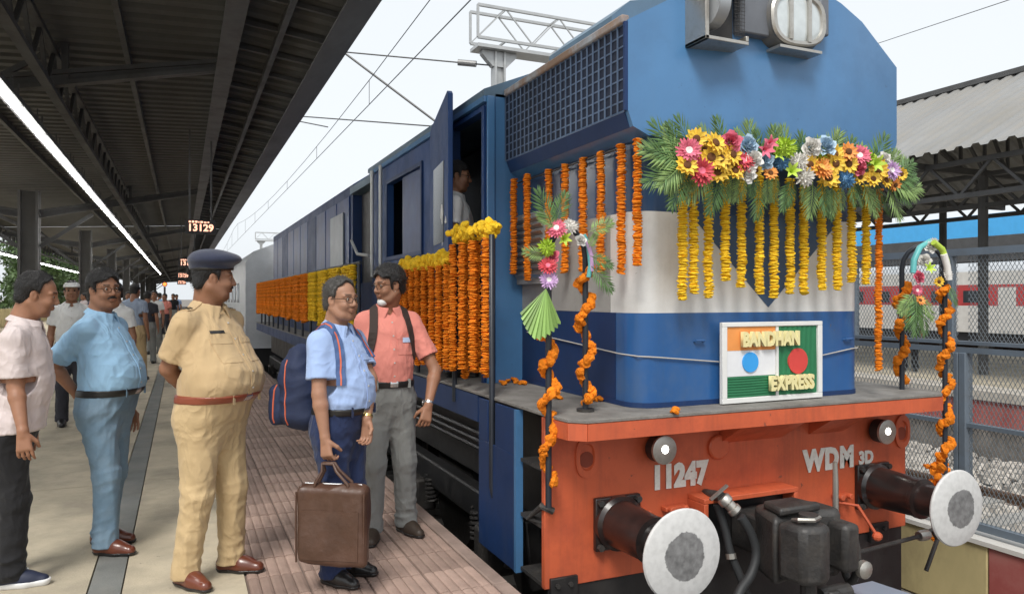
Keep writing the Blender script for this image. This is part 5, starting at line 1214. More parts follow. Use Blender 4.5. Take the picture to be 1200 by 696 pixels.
            Q[~fl] = Q[~fl][:, ::-1]; Fs.append(Q)
        Fs = np.concatenate(Fs); Fs = Fs[(Fs >= 0).all(1)]
        return V, Fs
def np_mesh(name, V, F, m, col=None):
    me = bpy.data.meshes.new(name); me.vertices.add(len(V)); me.vertices.foreach_set('co', V.astype(np.float32).ravel())
    nf = len(F); me.loops.add(nf*4); me.loops.foreach_set('vertex_index', F.astype(np.int32).ravel()); me.polygons.add(nf); me.polygons.foreach_set('loop_start', np.arange(0, nf*4, 4, dtype=np.int32)); me.polygons.foreach_set('loop_total', np.full(nf, 4, np.int32))
    me.update(calc_edges=True); me.polygons.foreach_set('use_smooth', np.ones(nf, bool)); me.materials.append(m)
    if col is not None:
        at_ = me.color_attributes.new('tint', 'FLOAT_COLOR', 'POINT'); at_.data.foreach_set('color', np.concatenate([col, np.ones((len(V),1))], 1).astype(np.float32).ravel())
    return me
def relax(V, F, it=1, f=.5):                       # light Laplacian smoothing of the net
    for _ in range(it):
        S = np.zeros_like(V); C_ = np.zeros(len(V))
        for i in range(4):
            a, b = F[:,i], F[:,(i+1)%4]
            for k in range(3): S[:,k] += np.bincount(a, V[b,k], len(V)) + np.bincount(b, V[a,k], len(V))
            C_ += np.bincount(a, minlength=len(V)) + np.bincount(b, minlength=len(V))
        V = V*(1-f) + f*S/np.maximum(C_, 1)[:,None]
    return V

SKIN = mat('skin', (.3, .15, .09), .5, var=.09, vscale=18, bump=.12, bscale=160, sss=.12, attr='tint', spec=.4)
HAIR = mat('hair_black', (.012, .011, .011), .45, var=.4, vscale=60, bump=.9, bscale=190, stretch=(1, 1, .25))
HAIRG = mat('hair_grey', (.06, .056, .052), .5, var=.5, vscale=60, bump=.9, bscale=190, stretch=(1, 1, .25))
EYEW = mat('eye_white', (.36, .33, .3), .2, var=.02); EYED = mat('eye_iris', (.02, .012, .008), .15, var=.1)
LEATH = mat('shoe_brown', (.13, .035, .018), .3, var=.25, coat=.3); LEATHB = mat('shoe_black', (.014, .013, .013), .35, var=.2, coat=.2)
def cloth(n, c, var=.07, rough=.88): return mat(n, c, rough, var=var, vscale=7, bump=.2, bscale=420, sheen=.12, spec=.25, bump2=.55, b2scale=7.5, stretch=(1, 1, .6))
P_gl = mat('glasses_frame', (.03, .025, .02), .3, .4); P_glL = mat('glasses_lens', (.75, .75, .75), .05, trans=.95, var=0)
M_gold = mat('watch_gold', (.6, .42, .16), .3, .9); M_silver = mat('watch_steel', (.6, .6, .6), .25, .9)
def rotz(a): return np.array([[math.cos(a), -math.sin(a), 0], [math.sin(a), math.cos(a), 0], [0, 0, 1]])
def roty(a): return np.array([[math.cos(a), 0, math.sin(a)], [0, 1, 0], [-math.sin(a), 0, math.cos(a)]])   # positive: nod forward
def rotx(a): return np.array([[1, 0, 0], [0, math.cos(a), -math.sin(a)], [0, math.sin(a), math.cos(a)]])
def unit(v): v = np.array(v, float); return v/np.linalg.norm(v)
def hand(F, w, d, n, s, curl, k=.010, sc=1.0):      # wrist, finger direction, palm facing, thumb side
    w = np.array(w, float); d = unit(d); n = np.array(n, float); n = unit(n - d*(n@d)); s = np.array(s, float); s = unit(s - d*(s@d) - n*(s@n))
    for o in (-.026, -.009, .009, .026): F.cap(w+d*.012+s*o*.65*sc, w+(d*.082+s*o)*sc, .0145*sc, .0125*sc, k)
    for o, L_, sp, c_ in ((.031, .071, .07, .9), (.0105, .080, .02, 1.0), (-.0105, .075, -.03, 1.08), (-.030, .058, -.09, 1.15)):
        p = w+(d*.085+s*o)*sc; e = unit(d+s*sp); a = 0.0; r = .0093*sc
        for q, fr in enumerate((.45, .31, .24)):
            a += curl*c_*(.8, 1.1, .7)[q]; v = unit(e*math.cos(a)+n*math.sin(a)); p2 = p+v*L_*fr*sc; F.cap(p, p2, r, r*.9, .003); p = p2; r *= .9
    p = w+(d*.022+s*.028+n*.006)*sc; v = unit(d*.75+s*.62+n*(.25+.5*curl)); p2 = p+v*.042*sc; F.cap(p, p2, .0135*sc, .0115*sc, .008); v2 = unit(d*.95+s*.15+n*(.3+.9*curl)); F.cap(p2, p2+v2*.034*sc, .0112*sc, .0088*sc, .004)
def head_field(F, c, Rm, s, fat, hairline=None, nose=1.0):
    loc = lambda p: np.array(c)+Rm@(np.array(p)*s)
    cap = lambda a, b, r0, r1, k, op='add': F.cap(loc(a), loc(b), r0*s, r1*s, k*s, op)
    ell = lambda p, r, k, op='add', rr=None: F.ell(loc(p), np.array(r)*s, k*s, Rm if rr is None else Rm@rr, op)
    ell((-.012, 0, .042), (.1, .076, .083), .0); ell((.022, 0, -.03), (.073, .061+.004*fat, .083), .03)
    cap((.052, -.03, -.086), (.052, .03, -.086), .024, .024, .03); cap((.07, -.008, -.098), (.07, .008, -.098), .019, .019, .02)
    for y in (-1, 1):
        cap((-.01, y*.06, -.045), (.045, y*.042, -.088), .02+.006*fat, .018+.006*fat, .03)                 # jaw line
        ell((.066, y*.037, -.028), (.026+.004*fat, .024, .026), .022)                                       # cheek
        cap((.087, y*.012, .034), (.074, y*.05, .03), .0105, .009, .016)                                     # brow
        ell((.1, y*.0315, .012), (.018, .0165, .0125), .012, 'sub')                                          # eye socket
        ell((.0765, y*.0315, .0105), (.0152, .0168, .0122), .004)                                            # lids
        ell((-.004, y*.079, -.004), (.021, .0075, .032), .006, rr=rotz(-y*.3)@roty(-.2)); ell((.003, y*.086, .0), (.009, .005, .015), .004, 'sub')   # ear
        ell((.1005, y*.0125, -.0265), (.0125, .0085, .0085), .007)                                           # nostril wing
    cap((.092, 0, .022), (.1115*nose, 0, -.0165), .0075, .0105, .012); ell((.109*nose, 0, -.0215), (.0125, .0115, .0105), .008)
    cap((.0915, -.017, -.0535), (.0915, .017, -.0535), .007, .007, .008); cap((.098, -.012, -.0505), (.098, .012, -.0505), .0062, .0062, .005); cap((.096, -.011, -.063), (.096, .011, -.063), .0070, .0070, .005)
    cap((.107, -.024, -.0567), (.107, .024, -.0567), .0035, .0035, .003, 'sub')
    return loc
def hair_mesh(c, Rm, s, line, thick, h, seed, ear=True):
    F = Field((-.16*s, -.14*s, -.15*s), (.16*s, .14*s, .19*s), h)                # built in the head's own frame
    t = thick; F.ell((-.014*s, 0, .045*s), ((.1+t)*s, (.077+t)*s, (.086+t*1.15)*s), 0); F.cap((-.062*s, -.035*s, -.03*s), (-.062*s, .035*s, -.03*s), .04*s, .04*s, .03*s)
    F.folds(.0035*s, seed, 90, 5)
    zl = np.interp(F.X.ravel()/s, [p[0] for p in line], [p[1] for p in line])[:,None,None]*s
    zl = zl + .012*s*np.sin(70*F.Y+1.7*np.sin(33*F.X)) ; F.clip((zl-F.Z)*.75)
    if ear:
        for y in (-1, 1): F.ell((.0*s, y*.084*s, -.006*s), (.03*s, .022*s, .037*s), .006*s, None, 'sub')
    V, Q = F.mesh(); V = relax(V, Q, 1); return np.array(c)+V@Rm.T, Q
LINE_FULL = [(-.2, -.085), (-.05, -.075), (-.03, -.03), (.0, -.03), (.02, -.022), (.032, .0), (.036, .055), (.06, .07), (.085, .08), (.12, .1)]
LINE_REC = [(-.2, -.085), (-.05, -.075), (-.03, -.03), (.0, -.03), (.018, -.02), (.024, .03), (.03, .085), (.05, .112), (.07, .16), (.12, .2)]
LINE_BALD = [(-.2, -.085), (-.05, -.075), (-.03, -.03), (.0, -.03), (.012, -.015), (.016, .06), (.02, .105), (.04, .14), (.05, .2), (.12, .2)]
def conform(bvh, grid, direction, off=.003, thick=.002):
    """lay a grid of ray origins onto a surface; returns MB with a thin sheet and its rim"""
    d = Vector(direction).normalized(); nu, nv = len(grid), len(grid[0]); P = []
    for row in grid:
        for o in row:
            hit = bvh.ray_cast(Vector(o), d); p = hit[0] if hit[0] is not None else Vector(o)+d*.2
            nn_ = hit[1] if hit[0] is not None else -d
            P.append((p, nn_))
    mb = MB(); V = [p+nn_*off for p, nn_ in P] + [p-nn_*.004 for p, nn_ in P]; F = []; n = nu*nv
    for i in range(nu-1):
        for j in range(nv-1): a = i*nv+j; F.append((a, a+1, a+nv+1, a+nv))
    ring = [(i, 0) for i in range(nu)] + [(nu-1, j) for j in range(1, nv)] + [(i, nv-1) for i in range(nu-2, -1, -1)] + [(0, j) for j in range(nv-2, 0, -1)]; ids = [i*nv+j for i, j in ring]
    for q in range(len(ids)): a, b = ids[q], ids[(q+1)%len(ids)]; F.append((a, b, b+n, a+n))
    return mb.add(V, F)
def front_patch(bvh, y0, y1, z0, z1, nu=6, nv=8): return conform(bvh, [[(.6, y0+(y1-y0)*i/(nu-1), z0+(z1-z0)*j/(nv-1)) for j in range(nv)] for i in range(nu)], (-1, 0, 0))
def ribbon(pts, nrms, w, t=.003):                   # flat strap through points
    mb = MB(); n = len(pts); V = []; F = []
    for i in range(n):
        p, nn_ = Vector(pts[i]), Vector(nrms[i]).normalized(); tg = (Vector(pts[min(i+1, n-1)])-Vector(pts[max(i-1, 0)])).normalized(); x = tg.cross(nn_).normalized()*w/2
        V += [p-x, p-x+nn_*t, p+x+nn_*t, p+x]
    for i in range(n-1):
        for k in range(4): F.append((4*i+k, 4*i+(k+1)%4, 4*i+4+(k+1)%4, 4*i+4+k))
    return mb.add(V, F)

def person(label, px, d, heading, H, skin, shirt, trousers, shoes, belt=None, belly=0.0, fat=0.0, head=(0, 0, 0), hair=('full', HAIR), arms=None, feet=None, lean=(0, 0), tuck=True, hem=None,
           sleeve=.62, hv=.005, cv=.0075, moustache=False, glasses=False, extras=None, group=None, z=0.0, pos=None, width=1.0, pocket=True, collar=True, sole=None, hairthick=.012, watch=None, buckle=True):
    """px, d: pixel column of the feet and depth; heading: degrees, 0 = towards the picture's right, -90 = towards the camera"""
    if pos is None:
        g_ = FW*d + RT*((px-600)/FPX*d); pos = Vector((g_.x, g_.y, z))
    ang = R(heading) - YAW; t = thing('person', pos, label, 'person', group, rz=ang); s = H/1.70; Rw = rotz(ang)
    def L(pxl, pyl, dd):                              # pixel + depth -> this person's own frame
        w = np.array(Vector((0,0,CAM_H)) + ray(pxl, pyl)*dd); return Rw.T@(w-np.array(pos))
    lx, ly = lean
    def B(x, y, zz): k = max(0, zz-.9); return np.array((x+lx*k, y*width+ly*k, zz))*s
    bl = belly
    def row(zz, cx, rx, ry): b = B(cx, 0, zz); return (b[2], b[0], b[1], rx*s, ry*s*width)
    torso = [row(.90, .0, .12+.01*fat, .165+.012*fat), row(.97, .008+.45*bl, .112+.68*bl, .148+.012*fat+.3*bl), row(1.03, .012+.6*bl, .114+.82*bl, .148+.014*fat+.38*bl), row(1.11, .012+.58*bl, .115+.74*bl, .152+.014*fat+.3*bl), row(1.20, .006+.28*bl, .115+.34*bl, .158+.01*fat+.1*bl),
             row(1.29, -.002, .112+.12*bl, .162+.008*fat), row(1.355, -.012, .094, .150), row(1.40, -.02, .07, .105), row(1.445, -.022, .055, .066)]
    sh = {q: B(-.015, q*.168, 1.35) for q in (-1, 1)}; nb = B(-.024, 0, 1.42)
    hc = B(.012, 0, 1.58) ; hc = hc + np.array((lx*.05, 0, 0))
    Rh = rotz(R(head[0]))@roty(R(head[1]))@rotx(R(head[2])); hs_ = s*.94
    arms = arms or {}; A = {}
    for q in (-1, 1):                                 # -1 right arm, 1 left arm; default hangs at the side
        e, w_, dir_, n_, th, cu = arms.get(q, (None,)*6)
        e = B(-.035, q*.212, 1.08) if e is None else np.array(e); w_ = B(.02, q*.225, .84) if w_ is None else np.array(w_)
        dir_ = unit(w_-e) if dir_ is None else dir_; n_ = (0, -q, 0) if n_ is None else n_; th = (1, 0, 0) if th is None else th; cu = .38 if cu is None else cu
        A[q] = (e, w_, dir_, n_, th, cu)
    # ---- skin: head, neck, chest and arms in one surface
    allp = np.array([hc] + [v for q in A for v in (A[q][0], A[q][1], A[q][1]+np.array(A[q][2])*.2*s)] + [sh[1], sh[-1]])
    lo, hi = allp.min(0)-.16*s, allp.max(0)+.16*s; hi[2] = hc[2]+.17*s; lo[2] = min(lo[2], 1.0*s)
    F = Field(lo, hi, hv)
    loc = head_field(F, hc, Rh, hs_, fat)
    F.cap(loc((-.022, 0, -.06)), nb, .05*s+.008*s*fat, .058*s+.008*s*fat, .035*s); F.cap(loc((-.045, 0, -.03)), nb + np.array((-.03*s, 0, -.02*s)), .04*s, .055*s, .03*s)
    F.loft([(r[0], r[1], r[2], r[3]-.02*s, r[4]-.025*s) for r in torso if r[0] > 1.1*s], .03*s)
    for q in (-1, 1):
        e, w_, dir_, n_, th, cu = A[q]; F.cap(nb+np.array((0, q*.05*s, -.03*s)), sh[q], .045*s, .05*s, .03*s); F.cap(sh[q], e, .046*s, .038*s+.003*fat, .03*s)
        m_ = e+(w_-e)*.25; F.cap(e, m_, .038*s, .040*s, .015*s); F.cap(m_, w_, .040*s, .0255*s, .015*s); F.cap(w_, w_+unit(dir_)*.02*s, .027*s, .024*s, .01)
        hand(F, w_+unit(dir_)*.012*s, dir_, n_, th, cu, sc=s)
    V, Q = F.mesh(); V = relax(V, Q, 1, .35)
    hl = (V-hc)@Rh/hs_; col = np.tile(np.array(skin), (len(V), 1))
    lipm = np.exp(-(((hl[:,2]+.0565)/.010)**2 + (hl[:,1]/.022)**2))*(hl[:,0] > .08); col = col*(1-.45*lipm[:,None]) + .45*lipm[:,None]*np.array((skin[0]*.9, skin[1]*.55, skin[2]*.6))
    beard = (hl[:,0] > .0)*(hl[:,2] < -.03)*(hl[:,2] > -.12)*np.clip((hl[:,0]-.01)/.05, 0, 1); col *= (1-.14*beard)[:,None]
    brow = np.exp(-(((hl[:,2]-.037)/.006)**2))*(np.abs(hl[:,1]) > .012)*(np.abs(hl[:,1]) < .05)*(hl[:,0] > .05); col *= (1-.82*brow)[:,None]
    body = inst('body', np_mesh('body', V, Q, SKIN, col), t)
    if hv < .008:
        for y in (-1, 1):
            for nm, p_, r_, m_ in (('eye', (.0782, y*.0315, .0105), .0135, EYEW), ('iris', (.0868, y*.0308, .0105), .0068, EYED)):
                mb = MB(); mb.ell(loc(p_), r_*hs_, 10, 7); o = mb.mesh(nm, m_, 180); inst(nm, o, t)
    else:
        for y in (-1, 1): mb = MB(); mb.ell(loc((.086, y*.0315, .0105)), .011*hs_, 8, 6); inst('eye', mb.mesh('eye', EYED, 180), t)
    if hair[0]:
        line = {'full': LINE_FULL, 'rec': LINE_REC, 'bald': LINE_BALD}[hair[0]]; V, Q = hair_mesh(hc, Rh, hs_, line, hairthick, max(.0045, hv*.9), 3); ho = inst('hair', np_mesh('hair', V, Q, hair[1]), t)
        if hv < .008:                                  # loose strands break the outline
            rs_ = np.random.RandomState(7); nrm = np.zeros_like(V); e1 = V[Q[:,1]]-V[Q[:,0]]; e2 = V[Q[:,3]]-V[Q[:,0]]; fn = np.cross(e1, e2)
            for i_ in range(4): np.add.at(nrm, Q[:,i_], fn)
            nrm /= np.linalg.norm(nrm, axis=1)[:,None]+1e-9; pick = rs_.choice(len(V), min(len(V), 1500), replace=False); mb = MB(); back = Rh@np.array((-.7, 0, -.55))
            for i_ in pick:
                p_, n_ = V[i_], nrm[i_]; tg = back - n_*(back@n_) + rs_.normal(size=3)*.25; tg /= np.linalg.norm(tg)+1e-9; sd = np.cross(n_, tg)*.0011*s; l_ = rs_.uniform(.012, .026)*s
                a_ = p_ - n_*.002; m_ = p_ + tg*l_*.5 + n_*.0045*s; e_ = p_ + tg*l_ + n_*rs_.uniform(.001, .006)*s; mb.add([a_-sd, a_+sd, m_+sd, m_-sd, e_], [(0,1,2,3), (3,2,4)])
            inst('hair_strands', mb.mesh('hair_strands', hair[1]), ho)
    if moustache:
        Fm = Field(hc-.16, hc+.16, .0035)
        for y in (-1, 1): Fm.cap(loc((.1015, y*.004, -.0405)), loc((.0935, y*.027, -.049)), .0072*s, .0045*s, .004)
        V, Q = Fm.mesh(); inst('moustache', np_mesh('moustache', V, Q, moustache), t)
    if glasses:
        mb = MB()
        for y in (-1, 1):
            mb.tube([loc((.1075-.012*abs(math.cos(a))*(1 if y*math.cos(a) > 0 else .1), y*.032+.0235*math.cos(a), .008+.0175*math.sin(a))) for a in np.linspace(0, 2*math.pi, 17)[:-1]], .0016, n=6, closed=True)
            mb.tube([loc((.098, y*.056, .013)), loc((.05, y*.077, .014)), loc((-.002, y*.0845, .012))], .0018, n=5)
        mb.tube([loc((.1075, -.0085, .013)), loc((.112, 0, .016)), loc((.1075, .0085, .013))], .0016, n=5); inst('glasses', mb.mesh('glasses', P_gl), t)
    # ---- shirt
    zb = .97*s if tuck else (hem or .80)*s
    allp = np.array([sh[1], sh[-1]] + [sh[q]+(A[q][0]-sh[q])*1.0 for q in A]); lo = np.minimum(allp.min(0)-.16*s, (-.3*s, -.3*s, zb-.03)); hi = np.maximum(allp.max(0)+.13*s, (.34*s, .3*s, 0)); hi[2] = 1.5*s
    F = Field(lo, hi, cv)
    tt = [list(r) for r in torso]
    if not tuck: tt = [list(row(zb/s-.02, .0, .14+.3*bl, .185+.02*fat))] + [list(row(.90, .004+.2*bl, .136+.45*bl, .178+.02*fat))] + tt[1:]
    F.loft(tt, .0, off=.012*s)
    for q in (-1, 1):
        e = A[q][0]; F.cap(nb+np.array((-.0, q*.05*s, -.012*s)), sh[q], .046*s, .054*s, .035*s); se = sh[q]+(e-sh[q])*sleeve; F.cap(sh[q], se, .06*s+.004*fat, .068*s+.004*fat, .03*s)
    blouse = np.exp(-((F.Z-1.02*s)/(.09*s))**2)*1.3+.75
    sd_ = int(H*1000)+int(abs(heading)); F.folds(.0028*s, sd_, 26, 4, .8); F.creases(.0045*s, sd_+1, 42, 6, .9); F.creases(.006*s, sd_+2, 48, 4, .22, np.exp(-((F.Z-1.0*s)/(.07*s))**2))
    for q in (-1, 1):                                  # open cuff
        e = A[q][0]; dv = unit(e-sh[q]); se = sh[q]+(e-sh[q])*sleeve
        dd_ = (F.X-se[0])*dv[0]+(F.Y-se[1])*dv[1]+(F.Z-se[2])*dv[2]; near = np.sqrt((F.X-se[0])**2+(F.Y-se[1])**2+(F.Z-se[2])**2)-.105*s
        F.clip(-np.maximum(-dd_, near)); F.cap(se-dv*.03*s, e, .05*s, .051*s, .004, 'sub')
    F.clip(zb-F.Z); F.cap(nb+np.array((.0, 0, .012*s)), loc((.0, 0, -.09)), .058*s+.006*s*fat, .066*s, .006, 'sub'); F.ell(nb+np.array((.075*s, 0, .02*s)), (.035*s, .022*s, .05*s), .01, None, 'sub')
    V, Q = F.mesh(); V = relax(V, Q, 1, .4); inst('shirt', np_mesh('shirt', V, Q, shirt), t); bvh = BVHTree.FromPolygons(V.tolist(), Q.tolist())
    if collar:
        F = Field(nb-.15*s, nb+.15*s, .004); c0, c1 = nb+np.array((-.0, 0, -.03*s)), nb+np.array((.022*s, 0, .05*s)); ax = unit(c1-c0)
        px_, py_, pz_ = F.X-c0[0], F.Y-c0[1], F.Z-c0[2]; hgt = px_*ax[0]+py_*ax[1]+pz_*ax[2]; rad = np.sqrt(np.maximum(px_**2+py_**2+pz_**2-hgt**2, 1e-9)); f_ = fat*.006
        std = np.maximum(np.abs(rad-(.069+f_)*s)-.0046, np.maximum(.02*s-hgt, hgt-.068*s)); fr_ = .071+f_+.036*np.clip((.068*s-hgt)/(.06*s), 0, 1)
        low = .026-.036*np.clip(px_/(.07*s), -.3, 1); flap = np.maximum(np.abs(rad-fr_*s)-.0048, np.maximum(low*s-hgt, hgt-.070*s))
        gap = (.012+.55*np.clip(.062-hgt/s, 0, .06))*s; cutm = np.where(px_ > 0, gap-np.abs(py_), -1)
        F.a = np.maximum(np.minimum(std, flap), cutm).astype(np.float32); V, Q = F.mesh(); V = relax(V, Q, 1); inst('collar', np_mesh('collar', V, Q, shirt), t)
        pl = front_patch(bvh, -.014*s, .014*s, zb+.012, 1.35*s, 3, 22); inst('button_placket', pl.mesh('button_placket', shirt, 50), t)
        for k in range(5):
            hit = bvh.ray_cast(Vector((.6, 0, zb+.05+k*.082*s)), Vector((-1, 0, 0)))
            if hit[0] is not None: mb = MB(); mb.lathe([(.0052, .003), (.0052, .0052), (.003, .006)], hit[0], hit[1], 10); inst('button', mb.mesh('button', mat('button', (.5, .48, .44), .4)), t)
    if pocket:
        for q in ((1,) if pocket is True else pocket):
            pk = front_patch(bvh, q*.085*s*width-.052*s, q*.085*s*width+.052*s, 1.15*s, 1.265*s, 7, 8); inst('pocket', pk.mesh('pocket', shirt, 50), t)
            fl = front_patch(bvh, q*.085*s*width-.054*s, q*.085*s*width+.054*s, 1.245*s, 1.272*s, 7, 4)
            for i_, v_ in enumerate(fl.v): fl.v[i_] = (v_[0]+.003, v_[1], v_[2])
            inst('pocket_flap', fl.mesh('pocket_flap', shirt, 50), t)
    # ---- trousers and shoes
    feet = feet or {}; tz = .985*s if tuck else zb+.02*s
    FT = {}
    for q in (-1, 1):
        fx, fy, fa = feet.get(q, (0.0, q*.10, q*8)); FT[q] = (np.array((fx*s, fy*s*width, 0)), R(fa))
    lo = np.array((-.34*s, -.36*s, .02)); hi = np.array((.34*s, .36*s, tz+.03))
    for q in FT: lo[:2] = np.minimum(lo[:2], FT[q][0][:2]-.14); hi[:2] = np.maximum(hi[:2], FT[q][0][:2]+.14)
    F = Field(lo, hi, cv)
    hp_ = [row(.70, -.0, .07, .10), row(.76, -.003, .10+.006*fat, .14+.01*fat), row(.82, -.006, .12+.01*fat, .163+.012*fat), row(.86, -.006+.08*bl, .13+.012*fat+.1*bl, .176+.014*fat), row(.93, .0+.26*bl, .122+.4*bl, .163+.015*fat+.2*bl), row(1.0, .008+.48*bl, .118+.66*bl, .155+.013*fat+.3*bl)]
    F.loft(hp_, 0, off=.008*s, zlim=(.70*s, tz))
    for q in (-1, 1):
        ft, fa = FT[q]; hipj = B(0, q*.088, .84); kn = (hipj+np.array((ft[0], ft[1], .08*s)))/2 + np.array((.028*s, 0, .01*s)); ak = np.array((ft[0]-.005, ft[1], .10*s))
        F.cap(hipj, kn, (.096+.012*fat)*s, (.072+.005*fat)*s, .05*s); F.cap(kn, ak, (.072+.005*fat)*s, .067*s, .03*s); F.cap(ak, ak-np.array((.006*s, 0, .06*s)), .067*s, .074*s, .02*s)
    wt = .7 + 1.3*np.exp(-((F.Z-.13*s)/(.12*s))**2) + .6*np.exp(-((F.Z-.46*s)/(.1*s))**2)+.5*np.exp(-((F.Z-.8*s)/(.07*s))**2); sd_ = int(H*777)+int(abs(heading)); F.creases(.005*s, sd_, 38, 5, .3); F.creases(.0065*s, sd_+1, 46, 5, 2.2, np.clip(wt-.6, 0, 2)); F.creases(.003*s, sd_+5, 40, 4, 1.0); F.clip(.045*s-F.Z); F.clip(F.Z-tz)
    V, Q = F.mesh(); V = relax(V, Q, 1, .4); inst('trousers', np_mesh('trousers', V, Q, trousers), t)
    for q in (-1, 1):
        ft, fa = FT[q]; ca, sa = math.cos(fa), math.sin(fa); W = lambda x, y, z_: np.array((ft[0]+(x*ca-y*sa)*s, ft[1]+(x*sa+y*ca)*s, z_*s))
        F = Field(ft+np.array((-.24, -.24, -.01)), ft+np.array((.26, .26, .17)), max(.005, cv*.75))
        F.cap(W(-.045, 0, .035), W(.06, 0, .034), .039*s, .043*s, 0); F.cap(W(.06, -.006*q, .034), W(.145, -.004*q, .026), .044*s, .033*s, .02); F.cap(W(-.04, 0, .05), W(-.025, 0, .12), .037*s, .043*s, .03); F.cap(W(.0, 0, .07), W(.09, 0, .045), .036*s, .03*s, .03)
        F.clip(.0-F.Z); V, Q = F.mesh(); V = relax(V, Q, 1); so = inst('shoe', np_mesh('shoe', V, Q, shoes), t)
        F = Field(ft+np.array((-.24, -.24, -.01)), ft+np.array((.26, .26, .06)), max(.005, cv*.75))
        F.cap(W(-.045, 0, .03), W(.06, 0, .03), .044*s, .048*s, 0); F.cap(W(.06, -.006*q, .03), W(.147, -.004*q, .028), .048*s, .038*s, .02); F.clip(-F.Z); F.clip(F.Z-(.034 if sole else .02)); V, Q = F.mesh(); inst('sole', np_mesh('sole', V, Q, sole or LEATHB), so)
    if belt is not None and tuck:
        F = Field((-.34*s, -.34*s, .9*s), (.36*s, .34*s, 1.06*s), .006); F.loft(torso[:4], 0, off=.019*s, zlim=(.945*s, .987*s)); F.loft(hp_, 0, off=.013*s, zlim=(.945*s, .987*s)); V, Q = F.mesh(); V = relax(V, Q, 2); inst('belt', np_mesh('belt', V, Q, belt), t)
        bb = BVHTree.FromPolygons(V.tolist(), Q.tolist()); pb = front_patch(bb, -.024*s, .024*s, .953*s, .985*s, 4, 4); inst('buckle', pb.mesh('buckle', M_silver if buckle is True else buckle), t)
        for yy in (-.1, .1):
            hit = bb.ray_cast(Vector((.6, yy*s, .97*s)), Vector((-1, 0, 0)))
            if hit[0] is not None: mb = MB(); p_ = hit[0]+hit[1]*.001; mb.obox(p_, Vector((0, .008, 0)), hit[1]*.003, Vector((0, 0, .027*s))); inst('belt_loop', mb.mesh('belt_loop', trousers), t)
    if watch:
        q, m_ = watch; e, w_ = A[q][0], A[q][1]; ax = unit(w_-e); mb = MB(); c_ = w_-ax*.012*s; mb.lathe([(.029*s, -.008), (.032*s, -.007), (.032*s, .007), (.029*s, .008)], c_, ax, 20); side = Vector(np.cross(ax, (0, 0, 1)) if abs(ax[2]) < .9 else (0, 1.0*q, 0)).normalized()
        mb.lathe([(.017*s, 0), (.017*s, .007), (.013*s, .009)], Vector(c_)+side*.031*s, side, 14); inst('wristwatch', mb.mesh('wristwatch', m_, 40), t)
    info = dict(t=t, s=s, bvh=bvh, loc=loc, hc=hc, Rh=Rh, hs=hs_, A=A, sh=sh, nb=nb, L=L, Rw=Rw, B=B, hp=hp_, torso=torso, pos=pos)
    if extras: extras(info)
    return info
# ------------------------------------------------------------------ who stands where
def frame_of(heading, px, d, z=0):
    g_ = FW*d + RT*((px-600)/FPX*d); Rw = rotz(R(heading)-YAW); p0 = np.array((g_.x, g_.y, z))
    return lambda pxl, pyl, dd: Rw.T@(np.array(Vector((0,0,CAM_H)) + ray(pxl, pyl)*dd)-p0)
C_khaki = cloth('khaki', (.5, .36, .2)); C_khakit = cloth('khaki_trousers', (.53, .39, .215)); C_sky = cloth('sky_blue_cotton', (.3, .5, .7)); C_pale = cloth('pale_pink_cotton', (.62, .54, .53)); C_blue = cloth('light_blue_cotton', (.34, .46, .72))
C_pink = cloth('salmon_cotton', (.66, .235, .19)); C_white = cloth('white_cotton', (.7, .7, .69)); C_grey = cloth('grey_denim', (.23, .235, .225), .14); C_navy = cloth('navy_cotton', (.02, .032, .085), .15); C_blackt = cloth('black_cotton', (.016, .016, .018), .2)
C_gblue = cloth('grey_blue_cotton', (.3, .36, .47)); C_dark = cloth('dark_cloth', (.04, .04, .05), .2); C_beret = mat('beret_felt', (.02, .026, .055), .95, var=.12, vscale=20, bump=.3, bscale=300, sheen=.3)
C_jean = mat('blue_jeans', (.17, .27, .37), .85, var=.22, vscale=5, bump=.25, bscale=380, dirt=(.33, .43, .52), dscale=4, damt=.5)
L_belt = mat('belt_brown', (.24, .055, .025), .35, var=.12, coat=.2); L_beltb = mat('belt_black', (.015, .015, .015), .4)
SK1, SK2, SK3 = (.26, .125, .072), (.31, .152, .09), (.35, .185, .118)
def app(px, a): return a + math.degrees(math.atan((600-px)/FPX))      # heading as it looks in the picture -> heading in the place

